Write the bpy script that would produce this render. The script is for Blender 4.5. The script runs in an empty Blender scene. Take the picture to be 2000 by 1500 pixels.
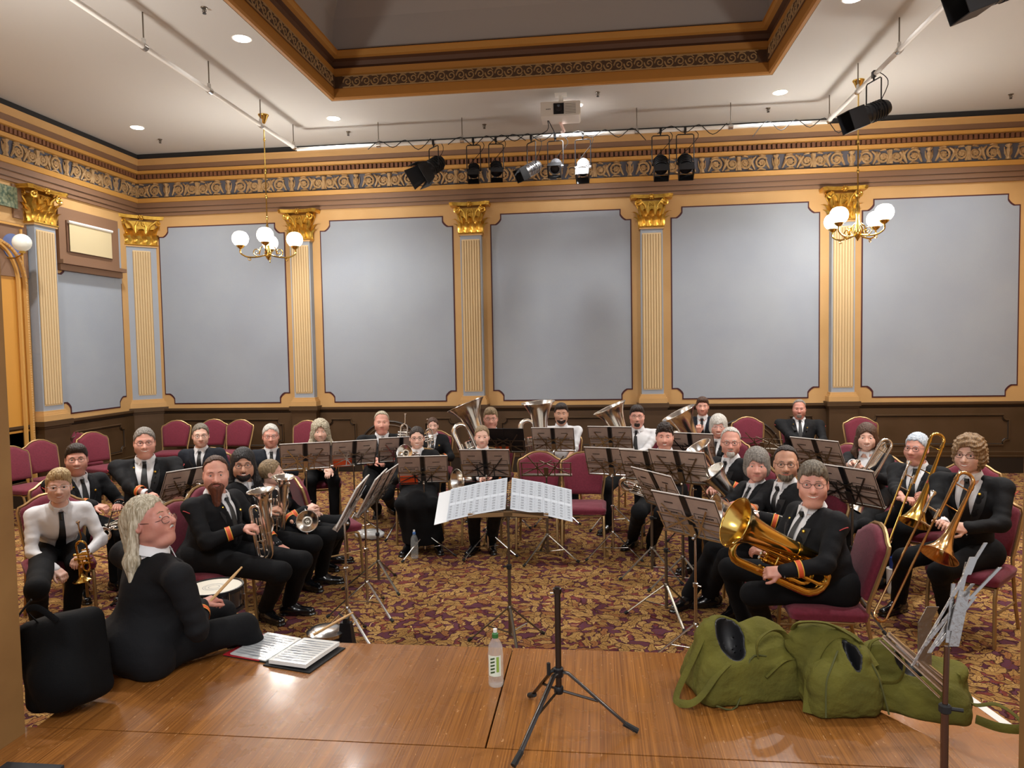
import bpy, math, random
import numpy as np
from mathutils import Vector, Matrix, Euler
R_ = random.Random(7)
PI = math.pi
C = bpy.context.scene.collection
sc = bpy.context.scene

# ---------------------------------------------------------------- camera
H = 2.03; FPX = 1406.0
_pi, _ya, _ro = -.0504, .1163, -.0179
FW = np.array([-math.sin(_ya)*math.cos(_pi), math.cos(_ya)*math.cos(_pi), math.sin(_pi)])
_R = np.array([math.cos(_ya), math.sin(_ya), 0.]); _U = np.cross(_R, FW)
RT = math.cos(_ro)*_R + math.sin(_ro)*_U
UP = -math.sin(_ro)*_R + math.cos(_ro)*_U
CAM = np.array([0., 0., H])
cd = bpy.data.cameras.new('camera'); cam = bpy.data.objects.new('camera', cd); C.objects.link(cam)
cd.sensor_width = 36; cd.lens = FPX/2000*36; cd.clip_start = .05; cd.clip_end = 100
cam.matrix_world = Matrix(((RT[0], UP[0], -FW[0], 0), (RT[1], UP[1], -FW[1], 0), (RT[2], UP[2], -FW[2], H), (0, 0, 0, 1)))
sc.camera = cam

def ray(u, v): return FW + (u-1000)/FPX*RT - (v-750)/FPX*UP
def at(u, v, Y):
    """the room point at distance Y up the hall that lies on that sight line"""
    d = ray(u, v); return CAM + d*(Y/d[1])
def onz(u, v, z=0.):
    d = ray(u, v); return CAM + d*((z-H)/d[2])

# ---------------------------------------------------------------- world and exposure
w = bpy.data.worlds.new('world'); sc.world = w; w.use_nodes = True
w.node_tree.nodes['Background'].inputs[0].default_value = (.95, .95, 1, 1)
w.node_tree.nodes['Background'].inputs[1].default_value = .6
sc.view_settings.view_transform = 'Standard'; sc.view_settings.look = 'None'
sc.view_settings.exposure = 0.4; sc.view_settings.gamma = 1; sc.view_settings.use_curve_mapping = False
def lamp(name, kind, loc, power, size=.1, col=(1, .93, .84), rot=(0, 0, 0), **k):
    l = bpy.data.lights.new(name, kind); l.energy = power; l.color = col
    if kind == 'AREA': l.shape = 'DISK'; l.size = size
    else: l.shadow_soft_size = size
    for a, b in k.items(): setattr(l, a, b)
    o = bpy.data.objects.new(name, l); o.location = loc; o.rotation_euler = rot; C.objects.link(o); return o
ZC = 5.385; D = 11.64; XL = -7.775; XR = 6.69
DL = [(-3.72, 7.5), (-6.7, 10.13), (-3.72, 10.22), (2.5, 10.19), (-.23, 10.24), (2.54, 7.57),
      (-3.72, 4.8), (2.54, 4.8), (-6.7, 7.5), (5.4, 10.15), (5.4, 7.5), (-6.7, 4.8), (5.4, 4.8)]

# ---------------------------------------------------------------- materials
def hexc(h):
    h = h.lstrip('#'); o = []
    for i in (0, 2, 4):
        c = int(h[i:i+2], 16)/255; o.append(c/12.92 if c <= .04045 else ((c+.055)/1.055)**2.4)
    return (o[0], o[1], o[2], 1)
MC = {}
def mat(name, col, rough=.5, metal=0., bump=None, var=None, emit=None, alpha=None, trans=None, coat=None, spec=None, sheen=None):
    """bump=(scale, strength[, stretch]); var=(scale, second colour[, stretch])"""
    if name in MC: return MC[name]
    m = bpy.data.materials.new(name); m.use_nodes = True; nt = m.node_tree; N = nt.nodes; L = nt.links
    b = N['Principled BSDF']; b.inputs['Base Color'].default_value = hexc(col) if isinstance(col, str) else col
    b.inputs['Roughness'].default_value = rough; b.inputs['Metallic'].default_value = metal
    if trans: b.inputs['Transmission Weight'].default_value = trans; b.inputs['IOR'].default_value = 1.33
    if coat: b.inputs['Coat Weight'].default_value = coat; b.inputs['Coat Roughness'].default_value = .12
    if spec is not None: b.inputs['Specular IOR Level'].default_value = spec
    if sheen: b.inputs['Sheen Weight'].default_value = sheen
    if alpha: b.inputs['Alpha'].default_value = alpha
    if emit: b.inputs['Emission Color'].default_value = hexc(emit[0]); b.inputs['Emission Strength'].default_value = emit[1]
    def noise(sc_, st, det=4):
        tc = N.new('ShaderNodeTexCoord'); mp = N.new('ShaderNodeMapping'); n = N.new('ShaderNodeTexNoise')
        mp.inputs['Scale'].default_value = st or (1, 1, 1); n.inputs['Scale'].default_value = sc_; n.inputs['Detail'].default_value = det
        L.new(tc.outputs['Object'], mp.inputs[0]); L.new(mp.outputs[0], n.inputs['Vector']); return n
    if var:
        n = noise(var[0], var[2] if len(var) > 2 else None)
        r = N.new('ShaderNodeValToRGB'); r.color_ramp.elements[0].position = .35; r.color_ramp.elements[1].position = .68
        r.color_ramp.elements[0].color = hexc(col); r.color_ramp.elements[1].color = hexc(var[1])
        L.new(n.outputs[0], r.inputs[0]); L.new(r.outputs[0], b.inputs['Base Color'])
    if bump:
        n = noise(bump[0], bump[2] if len(bump) > 2 else None)
        bp = N.new('ShaderNodeBump'); bp.inputs['Strength'].default_value = bump[1]; bp.inputs['Distance'].default_value = .01
        L.new(n.outputs[0], bp.inputs['Height']); L.new(bp.outputs[0], b.inputs['Normal'])
    MC[name] = m; return m
BLUE = mat('wall_blue', '#929aa6', .75, bump=(60, .1), var=(1.1, '#98a0aa'))
OCHRE = mat('ochre_paint', '#c49d68', .6, bump=(40, .08), var=(2, '#be965f'))
GOLDY = mat('yellow_ochre', '#c4934a', .55)
BROWN = mat('brown_paint', '#7d5e47', .6)
BROWN2 = mat('dark_brown_paint', '#5d3f2c', .6)
LINE = mat('maroon_line', '#43131a', .6)
DADO = mat('dado_brown', '#4c3722', .5, var=(3, '#443019'))
DADOD = mat('dado_dark', '#241a12', .5)
CEIL = mat('ceiling_paint', '#c6c5c3', .85, bump=(30, .05))
BLACKP = mat('black_gap', '#26272a', .7)
SCROLL = mat('scroll_plaster', '#bb9c70', .6, var=(30, '#a4835a'))
GILT = mat('gilded_leaf', '#e3bd5c', .3, .9, var=(20, '#cfa142'))
FLUTE = mat('flute_cream', '#cdb58c', .6)
COVE = mat('dome_grey', '#a39e9c', .85)
PLASTER = mat('cream_blind', '#c4b590', .8)
CHROME = mat('chrome_steel', '#c9c7c4', .2, 1.)
DKSTEEL = mat('dull_nickel', '#7d766c', .3, .9)
BLACKM = mat('black_metal', '#15161a', .45, .3)
BLACKR = mat('black_rubber', '#0d0d0e', .7)
SILVER = mat('silver_plate', '#efeae2', .2, 1.)
SILVERD = mat('silver_bell_inside', '#d8c3a4', .12, 1.)
BRASS = mat('lacquered_brass', '#dfbb66', .16, 1.)
ROSE = mat('rose_brass', '#dcb27c', .16, 1.)
WHITEP = mat('white_paint', '#e4e2de', .5)
def carpet_mat():
    m = bpy.data.materials.new('leaf_carpet'); m.use_nodes = True; nt = m.node_tree; N = nt.nodes; L = nt.links
    b = N['Principled BSDF']; b.inputs['Roughness'].default_value = .95; b.inputs['Specular IOR Level'].default_value = .1
    tc = N.new('ShaderNodeTexCoord')
    def nz(s, d=2):
        n = N.new('ShaderNodeTexNoise'); n.inputs['Scale'].default_value = s; n.inputs['Detail'].default_value = d
        L.new(tc.outputs['Object'], n.inputs['Vector']); return n
    def vm(op, a, b_, s=None):
        v = N.new('ShaderNodeVectorMath'); v.operation = op; L.new(a, v.inputs[0])
        if s is not None: v.inputs['Scale'].default_value = s
        elif isinstance(b_, tuple): v.inputs[1].default_value = b_
        else: L.new(b_, v.inputs[1])
        return v.outputs[0]
    n1 = nz(16, 2)
    p = vm('ADD', tc.outputs['Object'], vm('SCALE', vm('SUBTRACT', n1.outputs['Color'], (.5, .5, .5)), None, .045))
    def mt(op, a, b_=None, c_=None):
        x = N.new('ShaderNodeMath'); x.operation = op
        for i, v in enumerate((a, b_, c_)):
            if v is None: continue
            if isinstance(v, (int, float)): x.inputs[i].default_value = v
            else: L.new(v, x.inputs[i])
        return x.outputs[0]
    def mix(f, a, b_):
        x = N.new('ShaderNodeMix'); x.data_type = 'RGBA'; L.new(f, x.inputs['Factor'])
        for s, i in ((a, 6), (b_, 7)):
            if isinstance(s, str): x.inputs[i].default_value = hexc(s)
            else: L.new(s, x.inputs[i])
        return x.outputs[2]
    def leaves(scale, hl, hw, off, under, cols, veins=True):
        """scattered pointed leaves: one per cell, each turned its own way, with an outline and side veins"""
        q = vm('ADD', p, off); v = N.new('ShaderNodeTexVoronoi'); v.inputs['Scale'].default_value = scale; v.voronoi_dimensions = '2D'; v.inputs['Randomness'].default_value = .75
        L.new(q, v.inputs['Vector']); loc = vm('SUBTRACT', q, v.outputs['Position'])
        sc_ = N.new('ShaderNodeSeparateColor'); L.new(v.outputs['Color'], sc_.inputs[0])
        rt = N.new('ShaderNodeVectorRotate'); rt.rotation_type = 'Z_AXIS'; L.new(loc, rt.inputs['Vector']); L.new(mt('MULTIPLY', sc_.outputs[0], 6.283), rt.inputs['Angle'])
        sx = N.new('ShaderNodeSeparateXYZ'); L.new(rt.outputs[0], sx.inputs[0]); x, y = sx.outputs[0], mt('ABSOLUTE', sx.outputs[1])
        t = mt('DIVIDE', x, hl); e = mt('SUBTRACT', mt('MULTIPLY', mt('SUBTRACT', 1., mt('MULTIPLY', t, t)), hw), y)
        wav = mt('MULTIPLY', mt('SINE', mt('MULTIPLY', x, 2.6/hl*3)), hw*.16); e = mt('ADD', e, wav)
        ins = mt('GREATER_THAN', e, 0.); rim = mt('LESS_THAN', mt('ABSOLUTE', e), hw*.13)
        r = N.new('ShaderNodeValToRGB'); r.color_ramp.interpolation = 'CONSTANT'; el = r.color_ramp.elements; el[0].color = hexc(cols[0]); el[1].position = .5; el[1].color = hexc(cols[1]); w3 = el.new(.8); w3.color = hexc(cols[2]); L.new(sc_.outputs[1], r.inputs[0])
        col = r.outputs[0]
        if veins:
            fr = mt('FRACT', mt('MULTIPLY', mt('ADD', x, mt('MULTIPLY', y, -1.3)), 3.2/hl)); vn = mt('MAXIMUM', mt('LESS_THAN', fr, .2), mt('LESS_THAN', y, hw*.07)); col = mix(mt('MULTIPLY', vn, .75), col, '#5a2f22')
        out = mix(ins, under, col); return mix(mt('MULTIPLY', rim, .85), out, '#34181a')
    n5 = nz(9, 1); base = N.new('ShaderNodeValToRGB'); base.color_ramp.elements[0].position = .42; base.color_ramp.elements[0].color = hexc('#4a2430'); base.color_ramp.elements[1].position = .56; base.color_ramp.elements[1].color = hexc('#6e352a'); L.new(n5.outputs[0], base.inputs[0])
    vg = N.new('ShaderNodeTexVoronoi'); vg.inputs['Scale'].default_value = 55; L.new(p, vg.inputs['Vector']); c0 = mix(mt('MULTIPLY', mt('LESS_THAN', vg.outputs['Distance'], .32), .5), base.outputs[0], '#6b4a5c')
    vd = N.new('ShaderNodeTexVoronoi'); vd.feature = 'DISTANCE_TO_EDGE'; vd.inputs['Scale'].default_value = 3.6; L.new(p, vd.inputs['Vector']); c0 = mix(mt('LESS_THAN', vd.outputs['Distance'], .016), c0, '#b8965e')
    GC = ('#9a7743', '#a98651', '#8c6039')
    c1 = leaves(8.5, .085, .034, (.03, .11, 0), c0, GC); c1 = leaves(5.2, .11, .05, (.4, .7, 0), c1, ('#55303e', '#9c7a47', '#a4814d')); c3 = leaves(9.5, .07, .026, (.83, .37, 0), c1, GC)
    L.new(c3, b.inputs['Base Color'])
    n2 = nz(220, 1); bp = N.new('ShaderNodeBump'); bp.inputs['Strength'].default_value = .5; bp.inputs['Distance'].default_value = .004
    L.new(n2.outputs[0], bp.inputs['Height']); L.new(bp.outputs[0], b.inputs['Normal'])
    return m
CARPET = carpet_mat()
def wood_mat(name, c1, c2, c3, bw=.115, rough=.2):
    m = bpy.data.materials.new(name); m.use_nodes = True; nt = m.node_tree; N = nt.nodes; L = nt.links
    b = N['Principled BSDF']; tc = N.new('ShaderNodeTexCoord'); b.inputs['Coat Weight'].default_value = .25; b.inputs['Coat Roughness'].default_value = .12
    sep = N.new('ShaderNodeSeparateXYZ'); L.new(tc.outputs['Object'], sep.inputs[0])
    def mth(op, a, v=None, clamp=False):
        x = N.new('ShaderNodeMath'); x.operation = op; L.new(a, x.inputs[0])
        if v is not None:
            if isinstance(v, (int, float)): x.inputs[1].default_value = v
            else: L.new(v, x.inputs[1])
        return x.outputs[0]
    bx = mth('DIVIDE', sep.outputs[0], bw); fl = mth('FLOOR', bx); fr = mth('FRACT', bx)
    wn = N.new('ShaderNodeTexWhiteNoise'); wn.noise_dimensions = '1D'; L.new(fl, wn.inputs['W'])
    mp = N.new('ShaderNodeMapping'); mp.inputs['Scale'].default_value = (110, 1.1, 1); L.new(tc.outputs['Object'], mp.inputs[0])
    ad = N.new('ShaderNodeVectorMath'); L.new(mp.outputs[0], ad.inputs[0]); L.new(wn.outputs['Color'], ad.inputs[1])
    n = N.new('ShaderNodeTexNoise'); n.inputs['Scale'].default_value = 1.6; n.inputs['Detail'].default_value = 8; L.new(ad.outputs[0], n.inputs['Vector'])
    r = N.new('ShaderNodeValToRGB'); e = r.color_ramp.elements; e[0].position = .3; e[0].color = hexc(c1); e[1].position = .7; e[1].color = hexc(c2)
    L.new(n.outputs[0], r.inputs[0])
    x = N.new('ShaderNodeMix'); x.data_type = 'RGBA'; x.inputs[7].default_value = hexc(c3); L.new(r.outputs[0], x.inputs[6])
    L.new(mth('MULTIPLY', wn.outputs['Value'], .4), x.inputs['Factor'])
    gap = mth('LESS_THAN', fr, .012)
    y = N.new('ShaderNodeMix'); y.data_type = 'RGBA'; y.inputs[7].default_value = hexc('#3a200f'); L.new(x.outputs[2], y.inputs[6]); L.new(mth('MULTIPLY', gap, .5), y.inputs['Factor'])
    # scratches of pale bare wood
    mp2 = N.new('ShaderNodeMapping'); mp2.inputs['Scale'].default_value = (9, 2.2, 1); mp2.inputs['Rotation'].default_value = (0, 0, .5); L.new(tc.outputs['Object'], mp2.inputs[0])
    n3 = N.new('ShaderNodeTexNoise'); n3.inputs['Scale'].default_value = 9; n3.inputs['Detail'].default_value = 3; L.new(mp2.outputs[0], n3.inputs['Vector'])
    sr = mth('MULTIPLY', mth('GREATER_THAN', n3.outputs[0], .69), .55)
    z = N.new('ShaderNodeMix'); z.data_type = 'RGBA'; z.inputs[7].default_value = hexc('#c99a6a'); L.new(y.outputs[2], z.inputs[6]); L.new(sr, z.inputs['Factor'])
    L.new(z.outputs[2], b.inputs['Base Color'])
    n4 = N.new('ShaderNodeTexNoise'); n4.inputs['Scale'].default_value = 5; n4.inputs['Detail'].default_value = 5; L.new(tc.outputs['Object'], n4.inputs['Vector'])
    L.new(mth('MULTIPLY_ADD', n4.outputs[0], .35), b.inputs['Roughness'])
    N[-1].inputs[2].default_value = rough - .1 if False else 0
    for q in N:
        if q.bl_idname == 'ShaderNodeMath' and q.operation == 'MULTIPLY_ADD': q.inputs[2].default_value = rough-.1
    bp = N.new('ShaderNodeBump'); bp.inputs['Strength'].default_value = .12; bp.inputs['Distance'].default_value = .004
    L.new(n.outputs[0], bp.inputs['Height']); L.new(bp.outputs[0], b.inputs['Normal'])
    return m
WOOD = wood_mat('stage_boards', '#6e421d', '#a56c32', '#6b3f1b')
WOOD2 = wood_mat('step_boards', '#9c6020', '#ad6f28', '#8f561a')

# ---------------------------------------------------------------- mesh helpers
class MB:
    def __init__(s): s.v = []; s.f = []; s.m = []; s.k = 0
    def add(s, vs, fs, m=None):
        b = len(s.v); s.v += [tuple(map(float, q)) for q in vs]
        s.f += [tuple(i+b for i in f) for f in fs]; s.m += [s.k if m is None else m]*len(fs); return s
    def box(s, x0, x1, y0, y1, z0, z1, m=None):
        return s.add([(x, y, z) for z in (z0, z1) for y in (y0, y1) for x in (x0, x1)],
                     [(0, 2, 3, 1), (4, 5, 7, 6), (0, 1, 5, 4), (2, 6, 7, 3), (0, 4, 6, 2), (1, 3, 7, 5)], m)
    def obox(s, c, ax, ay, az, m=None):
        """box around c with half-axes ax, ay, az"""
        c, ax, ay, az = map(np.array, (c, ax, ay, az))
        return s.add([c+i*ax+j*ay+k*az for k in (-1, 1) for j in (-1, 1) for i in (-1, 1)],
                     [(0, 2, 3, 1), (4, 5, 7, 6), (0, 1, 5, 4), (2, 6, 7, 3), (0, 4, 6, 2), (1, 3, 7, 5)], m)
    def tube(s, pts, r, n=8, cap=True, m=None, closed=False, flat=None):
        P = [np.array(p, float) for p in pts]; k = len(P)
        rr = [r]*k if isinstance(r, (int, float)) else list(r)
        up = None; vs = []
        for i in range(k):
            a = P[(i-1) % k] if closed or i else P[0]; b = P[(i+1) % k] if closed or i < k-1 else P[-1]
            t = b-a; t = t/(np.linalg.norm(t)+1e-12)
            if up is None:
                up = np.cross(t, (0, 0, 1.)) if abs(t[2]) < .9 else np.cross(t, (1., 0, 0))
            up = up-t*(up@t); up = up/(np.linalg.norm(up)+1e-12); w_ = np.cross(t, up)
            fa, fb = flat if flat else (1, 1)
            for j in range(n):
                a_ = 2*PI*j/n; vs.append(P[i]+rr[i]*(fa*math.cos(a_)*up+fb*math.sin(a_)*w_))
        fs = []
        for i in range(k if closed else k-1):
            for j in range(n):
                a, b = i*n+j, i*n+(j+1) % n; c, d = ((i+1) % k)*n+(j+1) % n, ((i+1) % k)*n+j
                fs.append((a, b, c, d))
        if cap and not closed: fs += [tuple(range(n))[::-1], tuple((k-1)*n+j for j in range(n))]
        return s.add(vs, fs, m)
    def lathe(s, prof, o=(0, 0, 0), ax=(0, 0, 1), n=16, m=None, cap=True):
        """prof: (radius, height) along axis ax from o"""
        ax = np.array(ax, float); ax /= np.linalg.norm(ax); o = np.array(o, float)
        u = np.cross(ax, (0, 0, 1.)) if abs(ax[2]) < .9 else np.cross(ax, (1., 0, 0)); u /= np.linalg.norm(u); w_ = np.cross(ax, u)
        vs = [o+ax*h+max(r, 1e-4)*(math.cos(2*PI*j/n)*u+math.sin(2*PI*j/n)*w_) for r, h in prof for j in range(n)]
        fs = [(i*n+j, i*n+(j+1) % n, (i+1)*n+(j+1) % n, (i+1)*n+j) for i in range(len(prof)-1) for j in range(n)]
        if cap: fs += [tuple(range(n))[::-1], tuple((len(prof)-1)*n+j for j in range(n))]
        return s.add(vs, fs, m)
    def ball(s, c, r, n=12, m=None, sc_=(1, 1, 1)):
        vs = []; fs = []; q = n//2
        for i in range(q+1):
            t = PI*i/q
            for j in range(n):
                p = 2*PI*j/n; vs.append((c[0]+r*sc_[0]*math.sin(t)*math.cos(p), c[1]+r*sc_[1]*math.sin(t)*math.sin(p), c[2]+r*sc_[2]*math.cos(t)))
        for i in range(q):
            for j in range(n): fs.append((i*n+j, (i+1)*n+j, (i+1)*n+(j+1) % n, i*n+(j+1) % n))
        return s.add(vs, fs, m)
    def prism(s, poly, o, u, v, w_, m=None):
        """polygon in axes u,v at o, extruded by vector w_"""
        o, u, v, w_ = map(np.array, (o, u, v, w_)); n = len(poly)
        A = [o+a*u+b*v for a, b in poly]; vs = A+[p+w_ for p in A]
        fs = [tuple(range(n))[::-1], tuple(range(n, 2*n))]+[(i, (i+1) % n, n+(i+1) % n, n+i) for i in range(n)]
        return s.add(vs, fs, m)
    def build(s, name, mats, parent=None, smooth=40, **props):
        me = bpy.data.meshes.new(name); me.from_pydata(s.v, [], s.f)
        if not isinstance(mats, (list, tuple)): mats = [mats]
        for q in mats: me.materials.append(q)
        if len(mats) > 1: me.polygons.foreach_set('material_index', s.m)
        if smooth:
            me.polygons.foreach_set('use_smooth', [True]*len(s.f)); me.set_sharp_from_angle(angle=math.radians(smooth))
        me.update(); o = bpy.data.objects.new(name, me); C.objects.link(o); o.parent = parent
        for a, b in props.items(): o[a] = b
        return o
def thing(name, label, cat, loc=(0, 0, 0), rz=0., group=None):
    o = bpy.data.objects.new(name, None); o.empty_display_size = .1; C.objects.link(o)
    o.location = loc; o.rotation_euler = (0, 0, rz); o['label'] = label; o['category'] = cat
    if group: o['group'] = group
    return o
def tag(o, label, cat, group=None):
    o['label'] = label; o['category'] = cat
    if group: o['group'] = group
    return o
KIDS = {}
def dup(root, label=None, loc=None, rz=None):
    def cp(o, par):
        c = o.copy(); C.objects.link(c); c.parent = par
        for ch in KIDS.setdefault(o.name, [x for x in C.objects if x.parent == o]): cp(ch, c)
        return c
    r = cp(root, None)
    if loc is not None: r.location = loc
    if rz is not None: r.rotation_euler = (0, 0, rz)
    if label: r['label'] = label
    return r
def arc(c, u, v, r, a0, a1, n=8):
    c, u, v = map(np.array, (c, u, v)); return [c+r*(math.cos(a0+(a1-a0)*i/n)*u+math.sin(a0+(a1-a0)*i/n)*v) for i in range(n+1)]
def unit(v): v = np.array(v, float); return v/(np.linalg.norm(v)+1e-12)

# ================================================================ THE HALL
def S(mb, name, m, **k):
    p = k.pop('parent', None); o = mb.build(name, m, p, **k)
    if p is None: o['kind'] = 'structure'
    return o
S(MB().box(XL-.2, XR+.2, 2.7, D+.2, -.2, 0), 'floor', CARPET)
# stage: deck behind the proscenium line and the apron in front of it, two lifting sections with open seams
HS = .45
b = MB(); b.box(-3.4, 2.5, -1.6, 2.735, 0, HS)
S(b, 'floor_stage', WOOD)
for P_ in ([(-2.39, 2.742), (-.456, 2.742), (-.456, 3.69), (-1.45, 3.69), (-1.7, 3.675), (-1.88, 3.62), (-2.02, 3.53), (-2.3, 3.4), (-2.43, 3.25)], [(-.448, 2.742), (1.443, 2.742), (.86, 3.69), (-.448, 3.69)]):
    S(MB().prism(P_, (0, 0, 0), (1, 0, 0), (0, 1, 0), (0, 0, HS)), 'floor_stage_apron', WOOD)
Q1, Q2 = onz(1866, 1336, .3), onz(1978, 1414, .3)
S(MB().prism([(1.5, 2.72), (2.1, 2.72), (Q2[0]+.02, Q2[1]-.1), (Q2[0], Q2[1]), (Q1[0], Q1[1]), (1.35, 3.7), (1.08, 3.36)], (0, 0, 0), (1, 0, 0), (0, 1, 0), (0, 0, .3)), 'floor_side_step', WOOD2)
dq = unit(Q2-Q1); S(MB().obox((Q1+Q2)/2+(-dq[1]*-.03, dq[0]*-.03, .0012), dq*.24, (-dq[1]*.022, dq[0]*.022, 0), (0, 0, .0008)), 'trim_step_tape', WHITEP)
# proscenium jambs
PROS = mat('proscenium_tan', '#8d6a3c', .6, var=(3, '#7f5d33'))
S(MB().box(-3.6, -2.4, 2.3, 2.69, 0, ZC), 'wall_proscenium_left', PROS)
S(MB().box(1.5, 2.7, 2.3, 2.72, 0, ZC), 'wall_proscenium_right', PROS)
S(MB().box(XL, -3.6, 2.3, 2.5, 0, ZC), 'wall_front_left', OCHRE); S(MB().box(2.7, XR, 2.3, 2.5, 0, ZC), 'wall_front_right', OCHRE)
S(MB().box(-3.6, 2.7, 2.25, 2.72, 4.5, ZC), 'wall_proscenium_top', PROS)
# walls
W0 = S(MB().box(XL-.2, XR+.2, D, D+.2, 0, ZC+.01), 'wall_back', OCHRE)
S(MB().box(XR, XR+.2, 2.3, D, 0, ZC+.01), 'wall_right', OCHRE)
WLf = S(MB().box(XL-.2, XL, 2.3, D, 0, ZC+.01), 'wall_left', OCHRE)
# ceiling with the recessed dome opening
RX1, RX2, RY1, RY2 = -3.422, 2.188, 3.8, 9.424
b = MB()
for x0, x1, y0, y1 in ((XL-.2, XR+.2, RY2, D+.2), (XL-.2, XR+.2, 2.25, RY1), (XL-.2, RX1, RY1, RY2), (RX2, XR+.2, RY1, RY2)): b.box(x0, x1, y0, y1, ZC, ZC+.12)
S(b, 'ceiling', CEIL)
def ring(prof, name, m, mats=None):
    """sweep (inset, z) profile round the ceiling opening"""
    b = MB(); P = []
    for q, z in prof: P += [(RX1+q, RY1+q, z), (RX2-q, RY1+q, z), (RX2-q, RY2-q, z), (RX1+q, RY2-q, z)]
    for i in range(len(prof)-1):
        for j in range(4): b.add([P[i*4+j], P[i*4+(j+1) % 4], P[i*4+4+(j+1) % 4], P[i*4+4+j]], [(0, 1, 2, 3)])
    return S(b, name, m, smooth=None)
OCHD = mat('ceiling_ochre', '#a8742f', .6); OCHD2 = mat('ceiling_ochre_light', '#bd8b45', .6)
ring([(-.04, ZC-.02), (0, ZC-.02), (.02, ZC), (.02, ZC+.11), (.03, ZC+.11)], 'trim_1', OCHD)
ring([(-.04, ZC-.025), (-.045, ZC+.001)], 'trim_2', WHITEP)
ring([(.03, ZC+.11), (.05, ZC+.11), (.05, ZC+.26)], 'trim_3', mat('fret_ground', '#4a3320', .7))
ring([(.03, ZC+.26), (.02, ZC+.30), (.03, ZC+.37)], 'trim_4', OCHD)
ring([(.03, ZC+.37), (-.02, ZC+.42), (.0, ZC+.47), (.05, ZC+.49)], 'trim_5', BROWN2)
ring([(.05, ZC+.49), (.1, ZC+.50), (.1, ZC+.57), (.12, ZC+.57), (.02, ZC+.60)], 'trim_6', OCHD2)
ring([(.0, ZC+.60), (.0, ZC+.63)], 'trim_7', BLACKP)
ring([(.0, ZC+.63), (.05, ZC+1.0), (.25, ZC+1.4), (.6, ZC+1.7), (1.1, ZC+1.9), (1.8, ZC+2.0), (2.805, ZC+2.0)], 'ceiling_dome', COVE)
# fretwork of little scrolls in the sunk band of the opening
FRET = mat('fret_scroll', '#a08257', .6)
def spiral(c, u, v, r0, r1, turns, a0, n, sgn=1):
    return [np.array(c)+(r0+(r1-r0)*i/n)*(math.cos(a0+sgn*turns*2*PI*i/n)*np.array(u)+math.sin(a0+sgn*turns*2*PI*i/n)*np.array(v)) for i in range(n+1)]
def fret(o, u, L_, nrm):
    b = MB(); n = int(L_/.125); st = L_/n; o, u, nrm = map(np.array, (o, u, nrm)); z = np.array((0, 0, 1.))
    for i in range(n):
        c = o+u*(st*(i+.5)); s_ = 1 if i % 2 else -1
        b.tube(spiral(c, u, z*s_, .062, .01, 1.3, PI, 12), .008, 4, cap=False)
        b.tube([c-u*.062+z*s_*.01, c-u*.03-z*s_*.062, c+u*.04-z*s_*.066], .0075, 4, cap=False)
        b.tube([c+u*.045+z*s_*.035, c+u*.015+z*s_*.066, c-u*.045+z*s_*.066], .0075, 4, cap=False)
    for zz in (-.072, .072): b.obox(o+u*L_/2+z*zz, u*L_/2, nrm*.006, z*.006)
    return b
zf = ZC+.185
for o, u, L_, nr in (((RX1+.15, RY2-.05, zf), (1, 0, 0), 5.31, (0, -1, 0)), ((RX1+.05, RY2-.15, zf), (0, -1, 0), 5.3, (1, 0, 0)), ((RX2-.05, RY2-.15, zf), (0, -1, 0), 5.3, (-1, 0, 0))):
    S(fret(o, u, L_, nr), 'trim_8', FRET)
# ---- entablature along the back, left and right wall: (projection, z) strips
def strip(name, prof, m, walls='blr', smooth=None):
    b = MB()
    for i in range(len(prof)-1):
        (p, z), (q, y) = prof[i], prof[i+1]
        if 'b' in walls: b.add([(XL+p, D-p, z), (XR-p, D-p, z), (XR-q, D-q, y), (XL+q, D-q, y)], [(0, 1, 2, 3)])
        if 'l' in walls: b.add([(XL+p, 2.5, z), (XL+p, D-p, z), (XL+q, D-q, y), (XL+q, 2.5, y)], [(0, 1, 2, 3)])
        if 'r' in walls: b.add([(XR-p, D-p, z), (XR-p, 2.5, z), (XR-q, 2.5, y), (XR-q, D-q, y)], [(0, 1, 2, 3)])
    return S(b, name, m, smooth=smooth)
strip('trim_9', [(.0, ZC-.003), (.16, ZC-.003), (.17, 5.295)], BLACKP)
strip('trim_10', [(.17, 5.295), (.195, 5.295), (.18, 5.27), (.16, 5.20), (.15, 5.20)], OCHRE)
strip('trim_11', [(.15, 5.20), (.13, 5.12)], BROWN)
strip('trim_12', [(.13, 5.12), (.16, 5.11), (.14, 5.07), (.1, 5.06)], GOLDY)
strip('trim_13', [(.075, 5.06), (.075, 4.98)], BROWN2)
strip('trim_14', [(.075, 4.98), (.1, 4.98), (.08, 4.93), (.03, 4.925)], GOLDY)
strip('trim_15', [(.02, 4.925), (.02, 4.675)], mat('frieze_blue', '#5d5f6b', .7))
strip('trim_16', [(.02, 4.682), (.05, 4.682), (.05, 4.67)], DADOD)
strip('trim_17', [(.05, 4.67), (.1, 4.665), (.07, 4.60), (.05, 4.595)], GOLDY)
strip('trim_18', [(.06, 4.595), (.06, 4.51), (.045, 4.51), (.045, 4.43), (.03, 4.43), (.03, 4.375), (0, 4.375)], BROWN)
strip('trim_19', [(.0605, 4.512), (.0605, 4.506)], DADOD); strip('trim_20', [(.0455, 4.434), (.0455, 4.428)], DADOD)
b = MB()                                    # dentils
DENT = mat('dentil_brown', '#7a5138', .6)
for i in range(int((XR-XL-.2)/.072)): x = XL+.12+i*.072; b.box(x, x+.045, D-.125, D-.07, 4.985, 5.055)
for i in range(int((D-6.6)/.072)): y = D-.16-i*.072; b.box(XL+.07, XL+.125, y-.045, y, 4.985, 5.055)
S(b, 'trim_21', DENT)
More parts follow.
